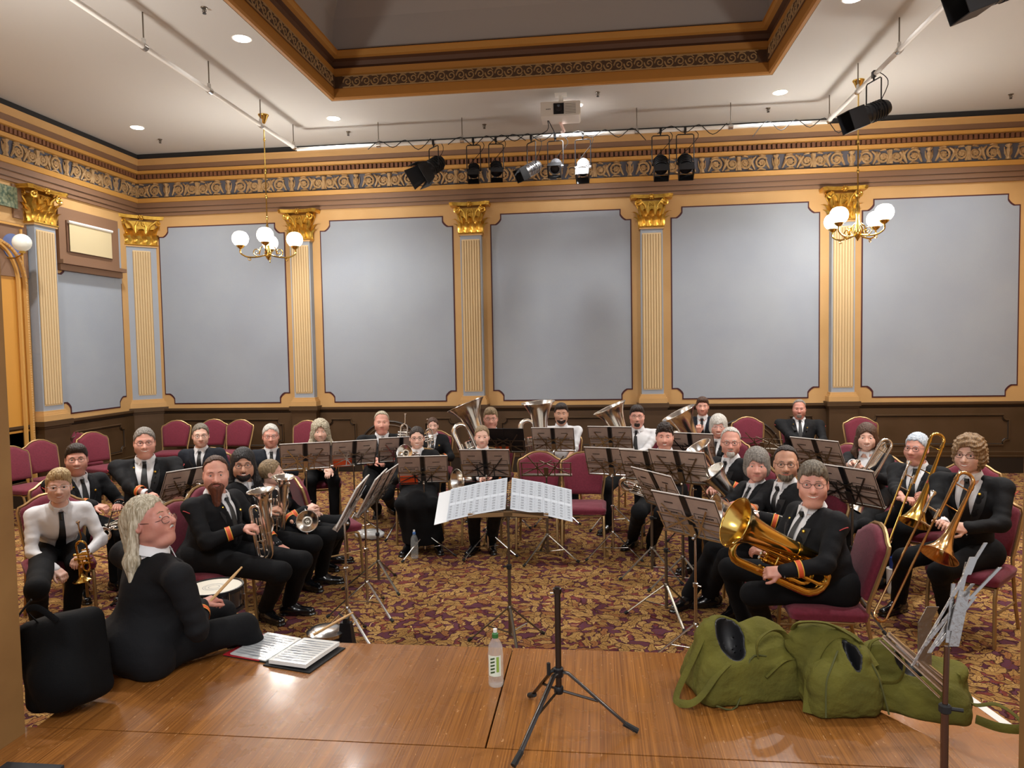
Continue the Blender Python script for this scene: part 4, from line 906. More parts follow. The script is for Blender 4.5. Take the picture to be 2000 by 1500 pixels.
PERS = []
def person(label, u, vt, vc, Y, th, skin='fair', hair='short', hc='dark', hl=.1, beard=None, bl=.05, bc=None, glasses=None, fat=.3, fem=0, smile=.5, outfit='band',
           look=None, hr=0., pitch=0., hands=None, curl=(.5, .5), knees=None, feet=None, lean=.1, side=0., seat=.46, wide=1., cuffs=True, hs=1., lapel=True, stand_=False, skirt=False, badge=True,
           hip=None, hdir=(None, None), chair_=None, sleeves='long', legs=True, tie=True, knee_l=.45, crot=0, hem=False):
    """u, vt, vc: where the head shows; Y: how far up the hall; th: body heading in degrees (0 = towards the stage, 90 = to the right)"""
    a = math.radians(th); f = np.array((math.sin(a), -math.cos(a), 0)); s = np.array((math.cos(a), math.sin(a), 0)); Z = np.array((0, 0, 1.))   # s = the sitter's left-of-picture..right axis
    Y = Y*YF; top = at(u, vt, Y); hs = hs*min(max((vc-vt)*float((top-CAM)@FW)/1406/.235, .95), 1.07); sc_ = hs*.98
    hc_ = top-Z*.124*sc_                                     # eye-level centre of the head
    if hip is None: P0 = np.array((hc_[0], hc_[1], 0))-f*(lean+.02)-s*side; P0[2] = seat+.1
    else: P0 = np.array(hip, float)
    org = np.array((P0[0], P0[1], 0.)); t = thing('person', label, 'person', tuple(org), 0, None)
    L = lambda p: np.array(p, float)-org                     # all meshes are built round the person's own spot
    Hd, P = L(hc_), L(P0)
    # direction in which the face looks: towards the photographer unless told otherwise
    if look is None: lv = CAM-hc_; yaw = math.atan2(lv[0], -lv[1])+math.radians(hr)
    else: yaw = math.radians(look)
    dn = math.atan2(H-hc_[2], np.linalg.norm((CAM-hc_)[:2]))
    Rm = rotm(yaw, -dn*.5-math.radians(pitch), 0 if not side else -side*.6)
    # ---------- skeleton
    tors = Hd-P; bk = np.array((Rm@np.array((0, .045, -.134)))); nb = Hd+bk*sc_ ; nb = nb+f*.0
    chest = P+(nb-P)*.66+f*.03; shl = .186*wide*(1-.1*fem)
    su = unit(nb-P); sd = unit(s-su*(s@su)); fd = np.cross(sd, su)*1.
    if fd@f < 0: fd = -fd
    Sh = [nb-su*.075+sd*shl*q-fd*.005 for q in (-1, 1)]; hipj = [P+s*.08*q*wide for q in (-1, 1)]
    if knees is None: knees = [hipj[i]+f*knee_l+s*.05*q-Z*.03 for i, q in enumerate((-1, 1))]
    else: knees = [L(k) for k in knees]
    if stand_: knees = [P*1.+s*.1*q+Z*(-P[2]*.47) for q in (-1, 1)]
    if feet is None: feet = [np.array((k[0], k[1], 0))+f*.0 for k in knees] if not stand_ else [np.array((P[0], P[1], 0))+s*.11*q for q in (-1, 1)]
    else: feet = [L(k) for k in feet]
    ank = [q+Z*.09 for q in feet]
    if hands is None: hands = [org+knees[i]*.8+P*.2+Z*.1 for i in (0, 1)]
    W_, El = [], []
    for i, q in enumerate((-1, 1)):
        h_ = L(hands[i]); S_ = Sh[i]; h_ = h_-(unit(h_-S_) if hdir[i] is None else unit(hdir[i][:3]))*.06; v = h_-S_; dist = np.linalg.norm(v); l1, l2 = .275, .25
        if dist > l1+l2-.01: h_ = S_+unit(v)*(l1+l2-.01); v = h_-S_; dist = l1+l2-.01
        c = (l1*l1-l2*l2+dist*dist)/(2*dist); hh = math.sqrt(max(l1*l1-c*c, 0)); pole = sd*q*.75-Z*.8-fd*.25; pole = unit(pole-unit(v)*(pole@unit(v)))
        El.append(S_+unit(v)*c+pole*hh); W_.append(h_)
    # ---------- skin: head and neck, hands, and the body that carries them
    g = dict(fat=fat, fem=fem, smile=smile); hf = lambda Q: head_field(Q, g)
    step = .0042 if Y < 6 else .0050
    v, fc = snet(hf, (-.105, -.125, -.215), (.105, .135, .14), step)
    T = lambda q: np.asarray(q)*sc_@Rm.T+Hd
    parts = [(T(v), fc)]
    for i, q in enumerate((-1, 1)):
        dr = unit(W_[i]-El[i]) if hdir[i] is None else unit(hdir[i][:3]); nn = Z*.9+fd*.3 if (hdir[i] is None or len(hdir[i]) < 6) else np.array(hdir[i][3:6])
        fn, lo, hi = hand_parts(W_[i], dr, nn, -q, curl[i], .92*(1-.08*fem)); parts.append(snet(fn, lo, hi, .0045 if Y < 6 else .0055))
    def bodyf(Q):
        d = cap(Q, P, nb-su*.04, .11, .075); d = smin(d, cap(Q, nb-su*.05, nb+su*.02, .06, .05), .03)
        for i in (0, 1):
            d = smin(d, cap(Q, Sh[i], El[i], .042, .034), .03); d = smin(d, cap(Q, El[i], W_[i], .034, .024), .02)
            if legs: d = smin(d, cap(Q, hipj[i], knees[i], .065, .05), .03); d = smin(d, cap(Q, knees[i], ank[i], .048, .034), .02)
        return d
    A = np.array([P, nb, *Sh, *El, *W_]+([*knees, *ank] if legs else [])); parts.append(snet(bodyf, A.min(0)-.13, A.max(0)+.13, .02))
    SM = skin_mat(skin); meshobj('body', parts, SM, t)
    # ---------- face details
    b = MB(); bi = MB()
    for q in (-1, 1):
        e = T((q*.0325, -.0715, -.0005)); b.ball(e, .0118*sc_, 12); fw = unit(CAM-(e+org)); fw = unit(fw*.6+Rm@np.array((0, -1, 0))*.5)
        bi.lathe([(.0066, .0098), (.0045, .0115), (.001, .0121)], e, fw, 10)
    ey = b.build('eyes', EYEW, t); bi.build('iris', IRIS, ey)
    hm = hair_mat(hc); bm_ = hair_mat(bc or hc); b = MB()
    for q in (-1, 1): b.tube([T((q*x, front_y(hf, q*x, z)-.001, z)) for x, z in ((.014, .019), (.03, .0235), (.046, .018))], [.002, .0036 if not fem else .0024, .0015], 6)
    b.build('eyebrows', bm_ if hc not in ('blond', 'ash', 'white') else hair_mat('sandy' if hc != 'white' else 'white'), t)
    b = MB(); sm = smile; mz = lambda x: -.0675+.009*sm*(abs(x)/.03)**1.7
    hw_ = .0265+.0095*sm; up = lambda x: mz(x)+(.0016+.0028*sm)*(1-(x/hw_)**2); dn_ = lambda x: mz(x)-(.0012+.0085*max(0, sm-.3))*(1-(x/hw_)**2)
    if sm > .36:
        V = []
        for x in np.linspace(-hw_, hw_, 11):
            for z in (up(x), (up(x)+dn_(x))/2, dn_(x)): V.append(T((x, front_y(hf, x, z)-.0012, z)))
        MB().add(V, [(i*3+j, i*3+1+j, i*3+4+j, i*3+3+j) for i in range(10) for j in (0, 1)]).build('teeth', TEETH, t)
    for fz, r, e in ((up, .0021, .0012), (dn_, .0028, -.0018)):
        b.tube([T((x, front_y(hf, x, fz(x)+e)-.0006, fz(x)+e*(1-(x/hw_)**2))) for x in np.linspace(-hw_, hw_, 11)], [r*(.3+.7*math.sin(PI*i/10)) for i in range(11)], 6, flat=(1., 1.))
    b.build('lips', LIP, t)
    if hair != 'none':
        L2 = hl+.2 if hair in ('long', 'wavy', 'mane', 'pony') else .12
        v, fc = snet(lambda Q: hair_field(Q, hair, hl, len(label)), (-.15, -.14, -.12-L2), (.15, .2, .175), .0052); meshobj('hair', [(T(v), fc)], hm, t)
    if beard:
        v, fc = snet(lambda Q: beard_field(Q, beard, bl, 2), (-.085, -.13, -.16-bl), (.085, .03, -.02), .0042); meshobj('beard', [(T(v), fc)], bm_, t)
    if glasses:
        b = MB(); bl_ = MB(); zz = -.002 if glasses != 'low' else -.022; yy = -.0935 if glasses != 'low' else -.103
        for q in (-1, 1):
            R2 = [(q*.0325+.0235*math.cos(w_)*(abs(math.cos(w_))**-.25 if abs(math.cos(w_)) > .2 else 1), yy+.006*(abs(.0325+.0235*math.cos(w_)*q)/.05)**2, zz+.0155*math.sin(w_)) for w_ in np.linspace(0, 2*PI, 17)[:-1]]
            b.tube([T(p) for p in R2], .0015 if glasses != 'thick' else .0022, 5, closed=True); bl_.add([T(p) for p in R2], [tuple(range(16))])
            b.tube([T((q*.056, yy+.007, zz+.006)), T((q*.072, -.05, zz+.008)), T((q*.079, .01, .006)), T((q*.077, .028, -.006))], .0015, 5)
        b.tube([T((-.01, yy, zz+.004)), T((0, yy-.002, zz+.006)), T((.01, yy, zz+.004))], .0014, 5)
        go = b.build('glasses', GLC if glasses == 'clear' else GLM, t); bl_.build('lenses', LENS, go)
    # ---------- clothes
    JM = {'band': JACK, 'suit': SUIT, 'white': SHIRT, 'black': JACK}[outfit]; fr = .02*fat
    def torso(Q, e):
        d = cap(Q, P+su*.02, chest-su*.02, .114+fr*1.6+e, .128+fr+e, (fd, 1.2-.3*fat)); d = smin(d, cap(Q, chest+sd*.07, chest-sd*.07, .105+e+fr, None, (fd, 1.1)), .06)
        if fat > .5: d = smin(d, ell(Q, P+su*.16+fd*.07, (.17+e, .17+e, .16)), .07)
        if fem and fat < .9: d = smin(d, ell(Q, chest+fd*.06-su*.02, (.11, .1, .075)), .04)
        d = smin(d, cap(Q, Sh[0]+sd*.02, Sh[1]-sd*.02, .054+e), .05)
        for i in (0, 1): d = smin(d, cap(Q, nb-su*.035, Sh[i], .04+e, .045+e), .03)
        return d
    def arms(Q, e, end=1.):
        d = None
        for i in (0, 1):
            w1 = El[i]+(W_[i]-El[i])*end; q = smin(cap(Q, Sh[i], El[i], .054+e+fr*.5, .045+e), cap(Q, El[i], w1, .045+e, .036+e*.8), .025)
            fold = .005*np.sin((Q-El[i])@unit(El[i]-Sh[i])*90+wob(Q, 18, i)*2)*np.exp(-np.linalg.norm(Q-El[i], axis=-1)/.09); q = q+fold
            d = q if d is None else np.minimum(d, q)
        return d
    wr = lambda Q: .004*wob(Q, 24, len(label)*.7)+.005*np.abs(wob(Q, 30, len(label)*.3))-.002
    Aq = np.array([P, nb, *Sh, *El, *W_]); lo, hi = Aq.min(0)-.26, Aq.max(0)+.17; jk = outfit in ('band', 'suit', 'black')
    neckc = nb+su*.005
    def vee(Q):                                              # the open front of a jacket
        q = Q-(P+su*.12); h = q@su; x = np.abs(q@sd-.0); w_ = np.clip((h-.02)/.40, 0, 1)*.088
        return np.maximum(x-w_, -(q@fd)+.03)
    if jk:
        def jf(Q):
            d = smin(torso(Q, .006), arms(Q, .004, .93), .035); d = smin(d, cap(Q, P-fd*.02-su*.02-sd*.09*wide, P-fd*.02-su*.02+sd*.07*wide, .1+fr), .05)
            if hem: d = smin(d, ell(Q, P+su*.03-f*.03, (.235, .19, .15)), .06); d = smax(d, -(Q[:, 2]-seat-.004), .01)
            q = Q-(P+su*.12); h = q@su; x = np.abs(q@sd); w_ = np.clip((h-.02)/.40, 0, 1)*.088
            if lapel: d = d-.006*((x-w_ < .045) & (q@fd > .03) & (h > .02))
            d = smax(d, (Q-neckc)@su-.012, .01); d = smax(d, -(np.linalg.norm((Q-neckc)-np.outer((Q-neckc)@su, su), axis=-1)-.062)-np.where((Q-neckc)@su < -.03, 9, 0), .006)
            return smax(d, -vee(Q), .004)+wr(Q)
        lo2 = np.minimum(lo, (P-.24)); v, fc = snet(jf, lo2, hi, .0115 if Y < 6.5 else .0135); jo = meshobj('jacket', [(v, fc)], JM, t)
        b = MB()
        for q in (-1, 1):
            V = []; hs_ = np.linspace(.05, min(.40, np.linalg.norm(nb-P)-.2), 8)
            for h in hs_:
                w_ = np.clip((h-.02)/.40, 0, 1)*.088; ex = .012+.05*min(1, (h-.03)/.2)*(1-.55*max(0, (h-.3)/.1))
                for xx in (w_+.002, w_+ex):
                    o = P+su*(.12+h)+sd*q*xx; ys = np.linspace(.24, 0, 60); val = torso(o+np.outer(ys, fd), .008); i = np.argmax(val < 0); yy_ = ys[i] if (val[i] < 0 and ys[i] < .21) else (ly_ if V else .12); ly_ = yy_; V.append(o+fd*(yy_+(.008 if xx < w_+.01 else .01)))
            b.add(V, [(2*i, 2*i+1, 2*i+3, 2*i+2) for i in range(7)])
        b.build('lapel', LAPEL, jo)
    e_ = -.006 if jk else .004
    def shf(Q):
        d = smin(torso(Q, e_), cap(Q, nb-su*.09, nb-su*.008, .08, .061+.012*fat-.008*fem), .02) if jk else smin(torso(Q, -.004), arms(Q, -.004, .97 if sleeves == 'long' else .2), .03)
        c = Q-neckc; h = c@su; r = np.linalg.norm(c-np.outer(h, su), axis=-1)
        d = smax(d, h-.004, .008) if jk else d
        return d+(0 if jk else wr(Q)*1.2+.004*np.abs(wob(Q, 48, 5)))
    if outfit != 'black':
        if jk: lo3, hi3 = np.minimum(P-.2, nb-.2), np.maximum(P+.2, nb+.16)
        else: lo3, hi3 = np.minimum(lo, P-.24), hi
        v, fc = snet(shf, lo3, hi3, .009 if jk else .0115)
        sh_ = meshobj('shirt', [(v, fc)], SHIRT, t)
        cr_ = .0635+.014*fat-.007*fem; b = MB().lathe([(cr_+.012, -.022), (cr_+.008, -.002), (cr_, .02), (cr_-.003, .024), (cr_-.006, .018)], neckc, unit(su+fd*.12), 20, cap=False)
        for q in (-1, 1):
            A0 = neckc+fd*(cr_+.004)+su*.008+sd*.006*q; A1 = neckc+fd*(cr_-.01)+sd*.045*q+su*.016; A2 = neckc+fd*(cr_+.026)-su*.045+sd*.045*q; b.add([A0, A1, A2, A0+fd*.004, A1+fd*.004, A2+fd*.004], [(0, 1, 2), (5, 4, 3), (0, 3, 4, 1), (1, 4, 5, 2), (2, 5, 3, 0)])
        b.build('collar', SHIRT, sh_)
        if tie:
            pts = []
            for h in np.linspace(-.012, -.38 if not jk else -.34, 12):
                o = neckc+su*h; ys = np.linspace(.25, 0, 60); val = shf(o+np.outer(ys, fd)); i = np.argmax(val < 0); pts.append(o+fd*(max(ys[i]+.007, cr_+.012 if h > -.02 else 0)))
            b = MB(); V = []
            for i, p in enumerate(pts): w_ = (.013+.0028*i) if i else .016; V += [p-sd*w_, p+fd*.004, p+sd*w_]
            b.add(V, [(i*3+j, i*3+j+1, i*3+4+j, i*3+3+j) for i in range(len(pts)-1) for j in (0, 1)]); b.tube([pts[0]+fd*.004, pts[0]-su*.014+fd*.008, pts[1]+fd*.004], [.014, .015, .009], 8); b.build('tie', TIE, t)
    if jk and cuffs:
        for i in (0, 1):
            d = unit(W_[i]-El[i]); b = MB().lathe([(.036, -.03), (.037, .012), (.031, .014)], W_[i]-d*.022, d, 14, cap=False); b.build('shirt_cuff', SHIRT, t)
            if outfit == 'band' and cuffs != 'plain':
                b = MB().lathe([(.0505, -.014), (.0495, .014)], W_[i]-d*.1, d, 18, cap=False); bb = b.build('cuff_braid', CUFF, t)
                b = MB().lathe([(.0512, -.018), (.0512, -.013)], W_[i]-d*.1, d, 18, cap=False).lathe([(.0502, .012), (.05, .017)], W_[i]-d*.1, d, 18, cap=False); b.build('piping', CUFFY, bb)
    if jk and badge:
        for q, h in ((1, -.1), (-1, -.06)):
            o = neckc+su*h+sd*.085*q; ys = np.linspace(.25, 0, 60); val = jf(o+np.outer(ys, fd)); i = np.argmax(val < 0); MB().ball(o+fd*(ys[i]+.003), .011 if q > 0 else .008, 8).build('badge', BADGE, t)
        if outfit == 'band':
            for i, q in enumerate((-1, 1)):
                o = Sh[i]+unit(El[i]-Sh[i])*.05; ax = unit(sd*q+Z*.1); pp = []
                for w_ in np.linspace(-.8, .8, 9): pp.append(o+ax*.076+fd*.042*math.sin(w_)+unit(Sh[i]-El[i])*.02*math.cos(w_)*1.2-ax*.012*w_*w_)
                MB().tube(pp, .0035, 4).build('shoulder_badge', EMBR, t)
    if legs:
        def tf(Q):
            d = cap(Q, hipj[0], hipj[1], .106+fr, None, (Z, 1.))
            for i in (0, 1):
                d = smin(d, smin(cap(Q, hipj[i], knees[i], .09+fr*.6, .067+fr*.3), cap(Q, knees[i], ank[i]+Z*.01, .064+fr*.2, .056), .03), .04 if not skirt else .12)
            if skirt: d = smin(d, cap(Q, (knees[0]+knees[1])/2-f*.02, (ank[0]+ank[1])/2+Z*.02, .125, .19), .05); d = smin(d, cap(Q, P, (knees[0]+knees[1])/2, .12, .11), .05)
            d = smax(d, -(Q[:, 2]-(.055 if not skirt else .1)), .01)
            return d+.0045*wob(Q, 24, 3)
        A = np.array([P, *hipj, *knees, *ank]); v, fc = snet(tf, np.maximum(A.min(0)-.22, (-9, -9, .01)), A.max(0)+.19, .0135); meshobj('skirt' if skirt else 'trousers', [(v, fc)], TROU, t)
        for i, q in enumerate((-1, 1)):
            F0 = feet[i]; fdn = unit(f*1.+s*q*.28) if not np.any(np.isnan(f)) else f
            def sf(Q):
                d = cap(Q, F0+Z*.045-fdn*.04, F0+Z*.05+fdn*.03, .042, .043); d = smin(d, cap(Q, F0+Z*.035+fdn*.05, F0+Z*.028+fdn*.165, .042, .034, (Z, 1.15)), .04); d = smin(d, cap(Q, F0+Z*.06, F0+Z*.1, .043, .045), .02)
                sole = smax(cap(Q, F0+Z*.01-fdn*.045, F0+Z*.01+fdn*.17, .043, .04), Q[:, 2]-.014, .002); return np.maximum(np.minimum(d, sole), -Q[:, 2]+.002)
            v, fc = snet(sf, np.minimum(F0-fdn*.1, F0+fdn*.22)-.07, np.maximum(F0-fdn*.1, F0+fdn*.22)+.13, .008); meshobj('shoe', [(v, fc)], SHOE, t)
    PERS.append(dict(W=[org+w_ for w_ in W_], P=org+P, f=f, s=s, fd=fd, su=su, chest=org+chest, head=hc_, top=top))
    if chair_: chair(P0[0]+f[0]*.02, P0[1]+f[1]*.02, math.degrees(a)+crot, chair_)
    return t

# ================================================================ BRASS INSTRUMENTS
def bez(P, n=6): return smooth_path(P, n)
def place(t, A, B, side):
    """put the instrument so its origin is at A, its z axis runs A->B and its x axis leans towards `side`"""
    z = unit(np.array(B)-np.array(A)); x = np.array(side, float); x = unit(x-z*(x@z)); y = np.cross(z, x)
    t.matrix_world = Matrix(((x[0], y[0], z[0], A[0]), (x[1], y[1], z[1], A[1]), (x[2], y[2], z[2], A[2]), (0, 0, 0, 1)))
def bell(b, R, L_, r1, n=28, seg=12):
    """bell opening upwards at z=0, throat r1 at z=-L_"""
    pr = []
    for i in range(seg+1):
        t = i/seg; r = r1+(R-r1)*((.34*t+.66*t**5.5) if R > .105 else (.16*t+.84*t**9)); pr.append((r, -L_*(1-t)))
    b.lathe(pr+[(R+.003, .002), (R+.002, -.003)][:1], n=n, cap=False)
    b.lathe([(r-.0015, z) for r, z in pr[::-1]], n=n, cap=False)
    b.tube([(R*math.cos(a), R*math.sin(a), .001) for a in np.linspace(0, 2*PI, n+1)[:-1]], .0035, 5, closed=True)
    return b
def valves(t, m, n, x0, dx, zt, L_, r, y=0., btn=WHITEP, ax=(0, 0, 1.)):
    ax = np.array(ax)
    for k in range(n):
        o = np.array((x0+dx*k, y, zt)); b = MB()
        b.lathe([(r*.6, -L_-.012), (r*1.12, -L_-.008), (r*1.12, -L_+.012), (r, -L_+.014), (r, -.014), (r*1.15, -.012), (r*1.15, .006), (r*.7, .012)], o, ax, 14)
        b.lathe([(r*.22, .01), (r*.22, .035), (r*.75, .036), (r*.75, .042)], o, ax, 10); v = b.build('valve', m, t)
        MB().lathe([(r*.68, .042), (r*.5, .045)], o, ax, 10).build('valve_button', btn, v)
def mpiece(b, p, d, s_=1.): b.lathe([(.005*s_, -.05*s_), (.0055*s_, -.02*s_), (.008*s_, -.008*s_), (.0125*s_, 0), (.014*s_, .008*s_), (.013*s_, .011*s_), (.009*s_, .006*s_), (.003*s_, -.005*s_)], p, d, 14)
def upright(name, label, cat, m, R, L_, w_, r0, nv=3, btn=WHITEP, group=None, tops=.28, inside=None, mp_up=.42):
    """tuba, euphonium, baritone and tenor horn: bell up the z axis, loops in the xz plane towards +x"""
    t = thing(name, label, cat, group=group); S_ = L_
    b = MB(); bell(b, R, L_*.62, r0*.92, 32, 16); b.build('bell', m, t)
    q = [np.array((0, 0, -L_*.62)), np.array((0, 0, -L_+w_*.5))]+[np.array((w_/2-w_/2*math.cos(a), 0, -L_+w_/2-w_/2*math.sin(a))) for a in np.linspace(.35, PI-.35, 7)]+[np.array((w_, 0, -L_+w_*.5)), np.array((w_, .0, -L_*.5))]
    w2 = w_*.33; q += [np.array((w_-w2+w2*math.cos(a), .0, -L_*tops+w2*math.sin(a))) for a in np.linspace(.0, PI, 8)]
    q += [np.array((w_-2*w2, 0, -L_*.62))]; n = len(q); rr = [r0*(.92-.62*(i/(n-1))**.85) for i in range(n)]
    b = MB().tube(q, rr, 12)
    b.lathe([(r0*1.02, -.008), (r0*1.02, .008)], (0, 0, -L_*.63), n=16)
    # inner smaller loops
    r1 = rr[-1]*.8; xa, xb = w_*.2, w_*.8
    for k, (x1, x2, zt, zb) in enumerate(((xa, xa+w_*.22, -.55, -.9), (xa+w_*.1, xb, -.62, -.83), (xb-w_*.12, xb+w_*.1, -.42, -.78), (xa+w_*.05, xb-w_*.2, -.7, -.94))):
        y = (.028+.012*k)*(1 if k % 2 else -1); rx = (x2-x1)/2; c = (x1+x2)/2
        P = [(x1, y, zt*L_)]+[(c-rx*math.cos(a), y, zb*L_+min(rx, .05)-min(rx, .05)*math.sin(a)) for a in np.linspace(0, PI, 8)]+[(x2, y, zt*L_)]
        b.tube(P, r1, 8)
    for zz in (-.5, -.72): b.tube([(0, 0, zz*L_), (w_, 0, zz*L_-.01)], .005, 6)
    b.build('tubing', m, t)
    vr = max(.011, r0*.36); valves(t, m, nv, w_*.28, w_*.6/max(nv, 1)*.85, -L_*.46, L_*.24, vr, -.05-r0*.3, btn)
    b = MB(); z1 = -L_*.55
    b.tube(bez([(w_*.3, -.05, -L_*.66), (w_*.1, -.075, -L_*.68), (-w_*.1, -.07-r0, -L_*.56), (-w_*.12, -.04-r0*1.5, -L_*mp_up), (-w_*.05, -.07-r0*2, -L_*mp_up+.07)], 6), .0065, 8); lp = b.build('leadpipe', m, t)
    b = MB(); mpiece(b, (-w_*.04, -.073-r0*2.03, -L_*mp_up+.10), (.1, -.2, 1), 1.3); b.build('mouthpiece', SILVER, t)
    return t
def cornet(label, m=SILVER, group=None, nm='cornet', R=.06, L_=.3):
    """cornet: bell at the origin opening along +z"""
    t = thing(nm, label, 'cornet' if nm == 'cornet' else 'horn', group=group)
    b = MB(); bell(b, R, L_*.55, .0085, 24, 12); b.build('bell', m, t)
    b = MB(); w_ = .075
    b.tube([(0, 0, -L_*.55), (0, 0, -L_*.85)]+[(w_/2-w_/2*math.cos(a), 0, -L_*.85-w_/2*math.sin(a)) for a in np.linspace(.2, PI-.2, 6)]+[(w_, 0, -L_*.85), (w_, 0, -L_*.3)]+[(w_*.72+w_*.28*math.cos(a), .012, -L_*.3+w_*.28*math.sin(a)) for a in np.linspace(.2, PI-.2, 6)]+[(w_*.45, .014, -L_*.55)], [.0085]*2+[.0075]*7+[.0065]*8, 8)
    for k in range(3): y = .02 if k % 2 else -.02; z = -L_*(.42+.12*k); b.tube([(w_*.3, 0, z), (w_*.3, y, z), (w_*.95, y*1.3, z), (w_*.95, y*1.3, z-.02), (w_*.3, y, z-.02)], .0052, 6)
    b.tube([(0, 0, -L_*.5), (w_, 0, -L_*.5)], .003, 6); b.build('tubing', m, t)
    for k in range(3):
        o = np.array((-.03, 0, -L_*(.42+.11*k))); b = MB().lathe([(.008, 0), (.0105, .003), (.0095, .008), (.0095, .1), (.0105, .103), (.007, .108), (.003, .11), (.003, .125), (.008, .126), (.008, .13)], o, (1, 0, 0), 12); b.build('valve', m, t)
    b = MB().tube([(w_*.2, .0, -L_*.9), (w_*.55, -.012, -L_*1.05), (w_*.5, -.012, -L_*1.3)], .005, 7); b.build('leadpipe', m, t)
    b = MB(); mpiece(b, (w_*.5, -.012, -L_*1.42), (0, 0, -1)); b.build('mouthpiece', SILVER, t)
    return t
def trombone(label, m, group=None, L_=.62, slide=.72, R=.108, trig=False, bellm=None):
    """trombone: bell mouth at the origin facing -z, tube running up +z to the tuning bow; slide beside it towards -x"""
    t = thing('trombone', label, 'trombone', group=group)
    b = MB(); prof = [(.0115+(R-.0115)*(.2*(1-i/14)+.8*(1-i/14)**6), L_*.8*i/14) for i in range(15)]
    b.lathe(prof, n=28, cap=False).lathe([(r-.0015, z) for r, z in prof[::-1]], n=28, cap=False); b.tube([(R*math.cos(a), R*math.sin(a), 0) for a in np.linspace(0, 2*PI, 29)[:-1]], .003, 5, closed=True)
    b.build('bell', bellm or m, t)
    w_ = .1; b = MB().tube([(0, 0, L_*.78), (0, 0, L_)]+[(-w_/2+w_/2*math.cos(a), 0, L_+w_/2*math.sin(a)) for a in np.linspace(.2, PI-.2, 8)]+[(-w_, 0, L_), (-w_, 0, L_*.42)], [.0115]*11+[.0095], 10)
    for z in (L_*.9, L_*.6): b.tube([(0, 0, z), (-w_, 0, z)], .004, 6)
    for x in (0, -w_): b.lathe([(.0145, -.012), (.0145, .012)], (x, 0, L_*.95), n=12)
    if trig:
        for k in range(3): y = .03+.012*k; b.tube([(-w_*.9, 0, L_*.6), (-w_*.7, y, L_*.62), (-w_*.35-.01*k, y, L_*.7), (-w_*.2-.01*k, y, L_*.98), (-w_*.55, y, L_*1.03), (-w_*.8+.01*k, y, L_*.95), (-w_*.8, y, L_*.62)], .009, 8)
        b.lathe([(.03, -.02), (.03, .02)], (-w_, .03, L_*.55), (0, 1, 0), 14)
    b.build('tuning_bow', m, t)
    b = MB(); x1, x2 = -w_-.012, -w_-.085; zt = L_*.5
    b.tube([(x1, 0, zt), (x1, 0, zt-slide)]+[((x1+x2)/2+(x1-x2)/2*math.cos(a), 0, zt-slide-(x1-x2)/2*math.sin(a)) for a in np.linspace(.2, PI-.2, 7)]+[(x2, 0, zt-slide), (x2, 0, zt+.02)], .0072, 8)
    b.build('slide', m, t)
    b = MB().tube([(x1, 0, zt-.02), (x2, 0, zt-.02)], .006, 6).tube([(x1, 0, zt-.13), (x2, 0, zt-.13)], .006, 6)
    for x in (x1, x2): b.lathe([(.0105, -.02), (.0105, .05)], (x, 0, zt-.05), n=10)
    b.build('hand_brace', SILVER if m is not SILVER else m, t)
    b = MB(); mpiece(b, (x2, 0, zt+.07), (0, 0, 1), 1.4); b.build('mouthpiece', SILVER, t)
    return t

# ================================================================ THE BAND (seen from the stage, left to right)
CB = 'burgundy banquet chair under the '
ORBTN = mat('orange_button', '#d9704a', .4)
G = lambda u, v, z=.5: onz(u, v, z)
YF = 1.
def aq(u, v, Y): return at(u, v, Y*YF)
# 1 white shirt, front left
YF = 1.03
person('person in a white shirt and black tie with clear glasses, leaning forward at far left', 113, 918, 982, 4.72, 45, 'fair', 'side', 'blond', glasses='clear', smile=.75, outfit='white', fat=.45, fem=1, lean=.24,
       hands=(aq(116, 1128, 4.5), aq(158, 1102, 4.62)), curl=(.9, .9), knees=(G(72, 1150), G(150, 1100)), feet=(G(78, 1245, 0), G(140, 1225, 0)), chair_=CB+'person in white shirt at far left')
c = cornet('gold and silver cornet held bell down by the person in white shirt', BRASS); place(c, aq(161, 1133, 4.6), aq(161, 1133, 4.6)+(.02, .03, -.3), RT)
# 2
YF = 1.08
person('smiling man with dark hair and glasses in black uniform, second from the left edge', 148, 868, 928, 5.3, 62, 'pink', 'short', 'dark', glasses='dark', smile=.9, fat=.75, wide=1.1, lean=.12,
       hands=(aq(222, 1003, 5.05), aq(236, 996, 5.3)), curl=(.9, .8), chair_=CB+'dark-haired man with glasses at left')
c = cornet('silver cornet held level by the dark-haired man with glasses at left', SILVER); place(c, aq(203, 1043, 5.0), aq(180, 1058, 4.85), RT)
# 3
YF = 1.03
person('laughing grey-haired man with glasses and silver tie pin in black uniform', 281, 836, 897, 5.75, 28, 'pink', 'crop', 'grey', glasses='dark', smile=1., fat=1., wide=1.25, lean=.08,
       hands=(aq(332, 1000, 5.35), aq(350, 996, 5.4)), curl=(.8, .8), chair_=CB+'laughing grey-haired man')
c = cornet('silver cornet resting in the hands of the laughing grey-haired man', SILVER); place(c, aq(392, 950, 5.5), aq(402, 930, 5.55), -RT)
# 4
YF = 1.1
person('man with short grey hair and glasses in dark suit, row behind at left', 391, 828, 873, 6.75, 15, 'fair', 'crop', 'greybrown', glasses='dark', smile=.2, outfit='suit', fat=.25, badge=False, chair_=CB+'suited man with short grey hair')
